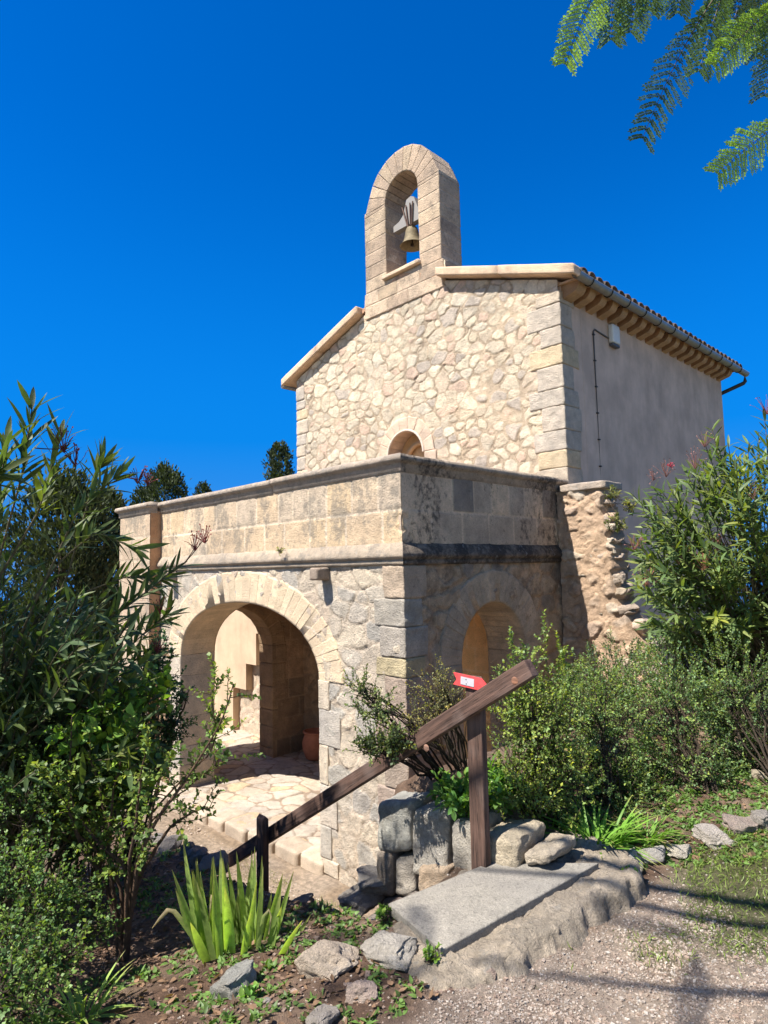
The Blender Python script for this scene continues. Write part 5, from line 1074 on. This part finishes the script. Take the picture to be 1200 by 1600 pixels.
D = nrm(RNG.normal(size=(n, 3)) * np.array([1, 1, .2]) * .7 + np.array([0, 0, .8])); leaves(mb, P, D, RNG.normal(size=(n, 3)), RNG.uniform(.015, .05, n), RNG.uniform(.0012, .0028, n), -.2, np.array([[.2, .27, .06]]) * RNG.uniform(.6, 1.3, (n, 1)), 'small'); tag(mb.build('grass', M['leaf']), kind='stuff')
mb = MB(); P = scatter(700, -2.6, .2, -1.9, -.3, lambda x, y: (terrain(x, y) < -2.9) * (fbm(np.stack([x, y, x * 0], 1) * 3, 66, 3) > .03)); k = 16; Pn = np.repeat(P, k, 0) + RNG.normal(size=(len(P) * k, 3)) * np.array([.03, .03, .0]); n = len(Pn)
D = nrm(RNG.normal(size=(n, 3)) * .6 + np.array([0, 0, .8])); leaves(mb, Pn, D, RNG.normal(size=(n, 3)), RNG.uniform(.015, .04, n), .002, -.2, np.array([[.22, .24, .09]]) * RNG.uniform(.6, 1.3, (n, 1)), 'small'); tag(mb.build('yard_grass', M['leaf']), kind='stuff')
def pebbles(name, P, s, cols):
    U, F = unit_cube(1); n = len(P); V = nrm(U)[None] * (1 + RNG.normal(size=(n, 8, 1)) * .22) * s[:, None, None] * RNG.uniform(.55, 1.25, (n, 1, 3)); a = RNG.random(n) * 6.28; ca, sa = np.cos(a)[:, None], np.sin(a)[:, None]
    X = np.stack([V[..., 0] * ca - V[..., 1] * sa, V[..., 0] * sa + V[..., 1] * ca, V[..., 2] * .8], -1) + P[:, None]; F = (np.arange(n)[:, None, None] * 8 + F[None]).reshape(-1, 4)
    c = pal(RNG.random(n), cols) * RNG.uniform(.75, 1.2, (n, 1)); mb = MB(); mb.add(X.reshape(-1, 3), F, np.repeat(c, 8, 0)); return tag(mb.build(name, M['rubble'], smooth=False), kind='stuff')
def gm(x, y): return np.clip(sst(-.1, .2, d_line(x, y, (2.12, -2.75), (2.25, -2.1)) * -1 + fbm(np.stack([x, y, x * 0], 1) * 3, 21, 3) * .5) * sst(-.2, -.6, y + .25 * x - .15) + .05, 0, 1) * (.5 + .5 * sst(-.12, .12, fbm(np.stack([x, y, x * 0], 1) * 4, 91, 3)))
P = clear(scatter(110000, 1.5, 3.5, -3.4, -.3, gm)); pebbles('gravel', P, RNG.uniform(.002, .0075, len(P)) * (1 + (RNG.random(len(P)) > .96) * 1.0), ((.56, .46, .38), (.5, .41, .33), (.62, .54, .46), (.45, .34, .27), (.66, .6, .53), (.42, .33, .27)))
P = scatter(5000, -3.5, .2, -1.9, -.3, lambda x, y: terrain(x, y) < -2.9); pebbles('yard_gravel', P, RNG.uniform(.004, .014, len(P)), ((.55, .46, .37), (.48, .4, .33), (.6, .52, .44)))
P = clear(scatter(5200, -.8, 2.6, -3.7, -1.85, lambda x, y: bedf(x, y))); pebbles('soil_stones', P, RNG.uniform(.004, .016, len(P)), ((.3, .2, .14), (.4, .3, .24), (.24, .16, .12)))
WEEDS = [(600, 1436, -1.62, 'green weed tuft at the lower end of the slab', .028), (675, 1500, -1.58, 'small weed in the crack below the slab corner', .022), (392, 1568, -1.64, 'green rosette weed beside the boulder', .034), (905, 1415, -1.56, 'low weed in the ledge notch', .02), (985, 1372, -1.52, 'weed patch between ledge and the first edging rock', .022), (790, 1305, -1.5, 'weed behind the pale end stone', .024), (560, 1490, -1.7, 'weed between the two brown rocks', .022)]
for px, py, z, lab, L_ in WEEDS:
    p = onz(px, py, z); bush('weed', p, [(p + np.array([0, 0, .015]), (.035, .035, .012), 9)], .05, 8, L_, L_ * .28, (.13, .24, .05), lab, 'weed', kind='lance', nst=3, rs=.0015, upb=.9)

# ------------------------------------------------------------------ far cypresses
CY = [(437, 698, 20, .43, 'small dark cypress top right of the other trees, against the chapel wall edge'), (258, 735, 20, .66, 'broad round topped cypress above the left end of the parapet'), (226, 766, 22, .55, 'lower cypress just left of the broad round topped one'), (317, 758, 27, .35, 'tiny distant cypress tip peeking over the parapet'), (100, 752, 12, .95, 'wide dark cypress behind the left oleander'), (165, 775, 13.5, .55, 'narrow dark cypress between the left oleander and the porch')]
for px, py, d, r_, lab in CY:
    top = at(px, py, d); gz = tz(top[0], top[1]); H = top[2] - gz; root = empty('cypress', (top[0], top[1], gz), lab, 'cypress', 'cypresses behind the porch')
    n = int(17000 * min(1, r_ / .7)); t = RNG.random(n) ** 1.1; lim = .0; zz = top[2] - t * min(H - .5, 6.5); rad_ = r_ * np.sqrt(np.clip(1 - (1 - np.clip(t * min(H - .5, 6.5) / (2.2 * r_), 0, 1)) ** 2, .01, 1)); a = RNG.random(n) * 6.28
    lump = 1 + .45 * 2 * fbm(np.stack([np.cos(a) * 1.7, np.sin(a) * 1.7, zz * 1.6], 1) + px, 5, 3); rr = rad_ * lump * (RNG.random(n) ** .35)
    k = 520; ti = RNG.integers(k, size=n); P = np.stack([top[0] + np.cos(a) * rr, top[1] + np.sin(a) * rr, zz], 1)
    TP = P[:k]; near_ = TP[ti]; P = near_ + RNG.normal(size=(n, 3)) * np.array([.11, .11, .17]) * r_
    D = nrm(np.stack([np.cos(a[:k][ti]) * .5, np.sin(a[:k][ti]) * .5, np.full(n, 1.)], 1) + RNG.normal(size=(n, 3)) * .35)
    mb = MB(); leaves(mb, P, D, RNG.normal(size=(n, 3)), RNG.uniform(.06, .15, n), RNG.uniform(.015, .035, n), 0, np.array([[.045, .06, .025]]) * RNG.uniform(.6, 1.4, (n, 1)), 'small'); mb.build('crown', M['leaf_dull'], root)
    mb = MB(); tube(mb, [(top[0], top[1], gz - .1), (top[0], top[1], gz + H * .5), (top[0], top[1], gz + H * .9)], [.16, .1, .02], (.14, .1, .07), 8); mb.build('trunk', M['bark'], root)

# ------------------------------------------------------------------ jacaranda overhead (crown reaches over the camera) with unseen left clusters added for shade
def frond(base, tip, hang, n=15, pl_=.085, col=(.07, .12, .03), seed=0, lf=.0095, wd=.002, sagk=.06, face=(.65, -.7, -.3)):
    """bipinnate leaf: rachis, pinnae in pairs, rows of tiny leaflets"""
    r_ = np.random.default_rng(seed); base = np.array(base, float); tip = np.array(tip, float); hang = nrm(np.array(hang, float)); L = np.linalg.norm(tip - base)
    m = 12; t = np.linspace(0, 1, m); R_ = base + (tip - base) * t[:, None] + np.array([0, 0, 1]) * (np.sin(t * math.pi) * L * sagk)[:, None]; mb = MB(); twigs(mb, R_[None], .0022, .0009, (.16, .12, .08), 4)
    ax = nrm(tip - base); sd = nrm(np.cross(ax, np.cross(hang, ax))) ; sd2 = nrm(np.cross(ax, sd)); C2 = []; P1 = []; FN = nrm(np.array(face) - ax * (np.array(face) @ ax)); FL = np.cross(ax, FN)
    for k in range(n):
        tt = .12 + .86 * k / (n - 1); p = along(R_[None], np.array([[tt]]))[0][0, 0]; w = math.sin(math.pi * min(1, .22 + .78 * (1 - tt) + .1)) ** .6 if tt < .5 else (1 - (tt - .5) * .9)
        for s in (-1, 1):
            lat = nrm(FL * s + FN * .15); D = nrm(ax * r_.uniform(.55, .8) + lat + hang * r_.uniform(.2, .4)); ln = pl_ * w * r_.uniform(.85, 1.1)
            C2.append(p); P1.append(p + D * ln)
    C2 = np.array(C2); P1 = np.array(P1); PP = curve(C2, P1, .006, 7); twigs(mb, PP, .0009, .0005, (.1, .13, .05), 3)
    q = 17; tq = np.broadcast_to(np.linspace(.06, .97, q)[None], (len(PP), q)); P_, T_ = along(PP, tq); P_ = P_.reshape(-1, 3); T_ = T_.reshape(-1, 3)
    up = nrm(np.cross(ax, sd2)); Nv = nrm(np.broadcast_to(FN, T_.shape) + r_.normal(size=T_.shape) * .3); Nv = nrm(Nv - (Nv * T_).sum(-1, keepdims=True) * T_)
    for s in (-1, 1):
        S_ = np.cross(T_, Nv) * s; D = nrm(S_ + T_ * .55); cc = np.array(col) * r_.uniform(.75, 1.3, (len(D), 1)); leaves(mb, P_, D, Nv, lf, wd, 0, cc, 'small')
    Tt = nrm(P1 - C2); leaves(mb, P1 - Tt * .003, Tt, nrm(np.cross(Tt, ax)), .015, .0022, 0, np.array(col), 'small')
    return mb
jx = (4.9, -2.1); jz = tz(*jx)
jc = empty('jacaranda', (jx[0], jx[1], jz), 'jacaranda tree with feathery fronds hanging into the top right corner', 'tree')
mb = MB(); top = np.array([4.6, -2.6, 2.2]); tube(mb, [(jx[0], jx[1], jz - .1), (4.88, -2.12, -.6), (4.8, -2.3, .8), top], [.13, .11, .095, .08], (.2, .16, .13), 10)
for e_ in ((3.6, -1.4, 3.0), (4.3, -1.0, 3.2), (2.15, -5.4, 4.0), (3.7, -6.2, 3.9), (.5, -5.2, 4.2), (5.6, -3.8, 3.8), (-.8, -5.3, 4.0), (1.25, -5.6, 4.2)):
    PT = curve(top[None], np.array([e_]), .3, 12, .02)[0]; tube(mb, PT, np.linspace(.055, .012, 12), (.2, .16, .13), 7)
mb.build('trunk', M['bark'], jc)
hg = -CU
twb = np.array([g(1260, -60, 2.0)]); 
VF = [((965, -75), (882, 100), 2.0, (.22, .30, .05)), ((1010, -90), (985, 50), 2.1, (.07, .11, .035)), ((960, -90), (955, 62), 2.15, (.06, .10, .04)), ((1120, -10), (1003, 218), 2.0, (.045, .075, .035)), ((1150, -60), (1092, 112), 2.2, (.08, .12, .03)), ((1240, -10), (1118, 105), 2.1, (.22, .29, .06)), ((1262, 172), (1122, 272), 2.05, (.2, .28, .06)), ((1235, -30), (1195, 150), 2.1, (.05, .08, .03)), ((1190, -90), (1135, 75), 2.3, (.035, .055, .02)), ((1180, -80), (1180, 90), 2.4, (.035, .055, .02)), ((1080, -120), (1060, 20), 2.2, (.05, .08, .03)), ((1230, -60), (1160, 60), 2.5, (.03, .05, .018)), ((1150, -100), (1110, 45), 2.5, (.035, .05, .02)), ((1040, -130), (1015, 15), 2.1, (.06, .1, .03))]
hub = at(1290, -60, 2.2)
for k, (a, b_, d, col) in enumerate(VF):
    A0 = at(a[0], a[1], d); o = frond(A0, at(b_[0], b_[1], d), hg + RNG.normal(size=3) * .15, n=19, pl_=.085 + .02 * RNG.random(), col=np.array(col) * np.array([1.35, 1.55, 1.0]), wd=.0028, lf=.0095, seed=k).build('frond', M['leaf'], jc)
mb = MB(); A_all = np.array([at(a[0], a[1], d) for a, b_, d, c_ in VF]); lim = np.array([3.6, -1.4, 3.0]); twigs(mb, curve(np.broadcast_to(lim, A_all.shape), A_all, .1, 9, .01), .007, .002, (.15, .12, .1), 6); mb.build('twigs', M['bark'], jc)
# rest of the crown: unseen frond clusters, most placed for the shadows they cast
fm_ = frond((0, 0, 0), (.42, 0, -.1), (0, 0, -1), n=14, pl_=.1, col=(.07, .12, .035), seed=99, lf=.012, wd=.0028, face=(0, 0, -1)); FV = np.concatenate(fm_.v); FC = np.concatenate(fm_.c); F4 = np.concatenate(fm_.f4)
mb = MB(); cen = [((2.3, -5.6, 4.0), (.5, .3, .2), 16), ((.5, -5.2, 4.2), (.5, .35, .3), 5), ((1.95, -4.4, 3.5), (.15, .12, .1), 2), ((-.9, -5.3, 3.9), (.9, .7, .5), 95), ((1.2, -5.6, 4.2), (.25, .2, .2), 4), ((5.2, -3.8, 3.8), (.8, .9, .5), 30), ((3.7, -6.3, 3.9), (.8, .8, .5), 40)]
for c_, r_, k in cen:
    for q in range(k):
        p = np.array(c_) + inball(1, .5)[0] * np.array(r_); a = RNG.random() * 6.28; ca, sa = math.cos(a), math.sin(a); X = np.stack([FV[:, 0] * ca - FV[:, 1] * sa, FV[:, 0] * sa + FV[:, 1] * ca, FV[:, 2] - .12 * FV[:, 0]], 1) + p; mb.add(X, F4, FC)
mb.build('crown', M['leaf'], jc)
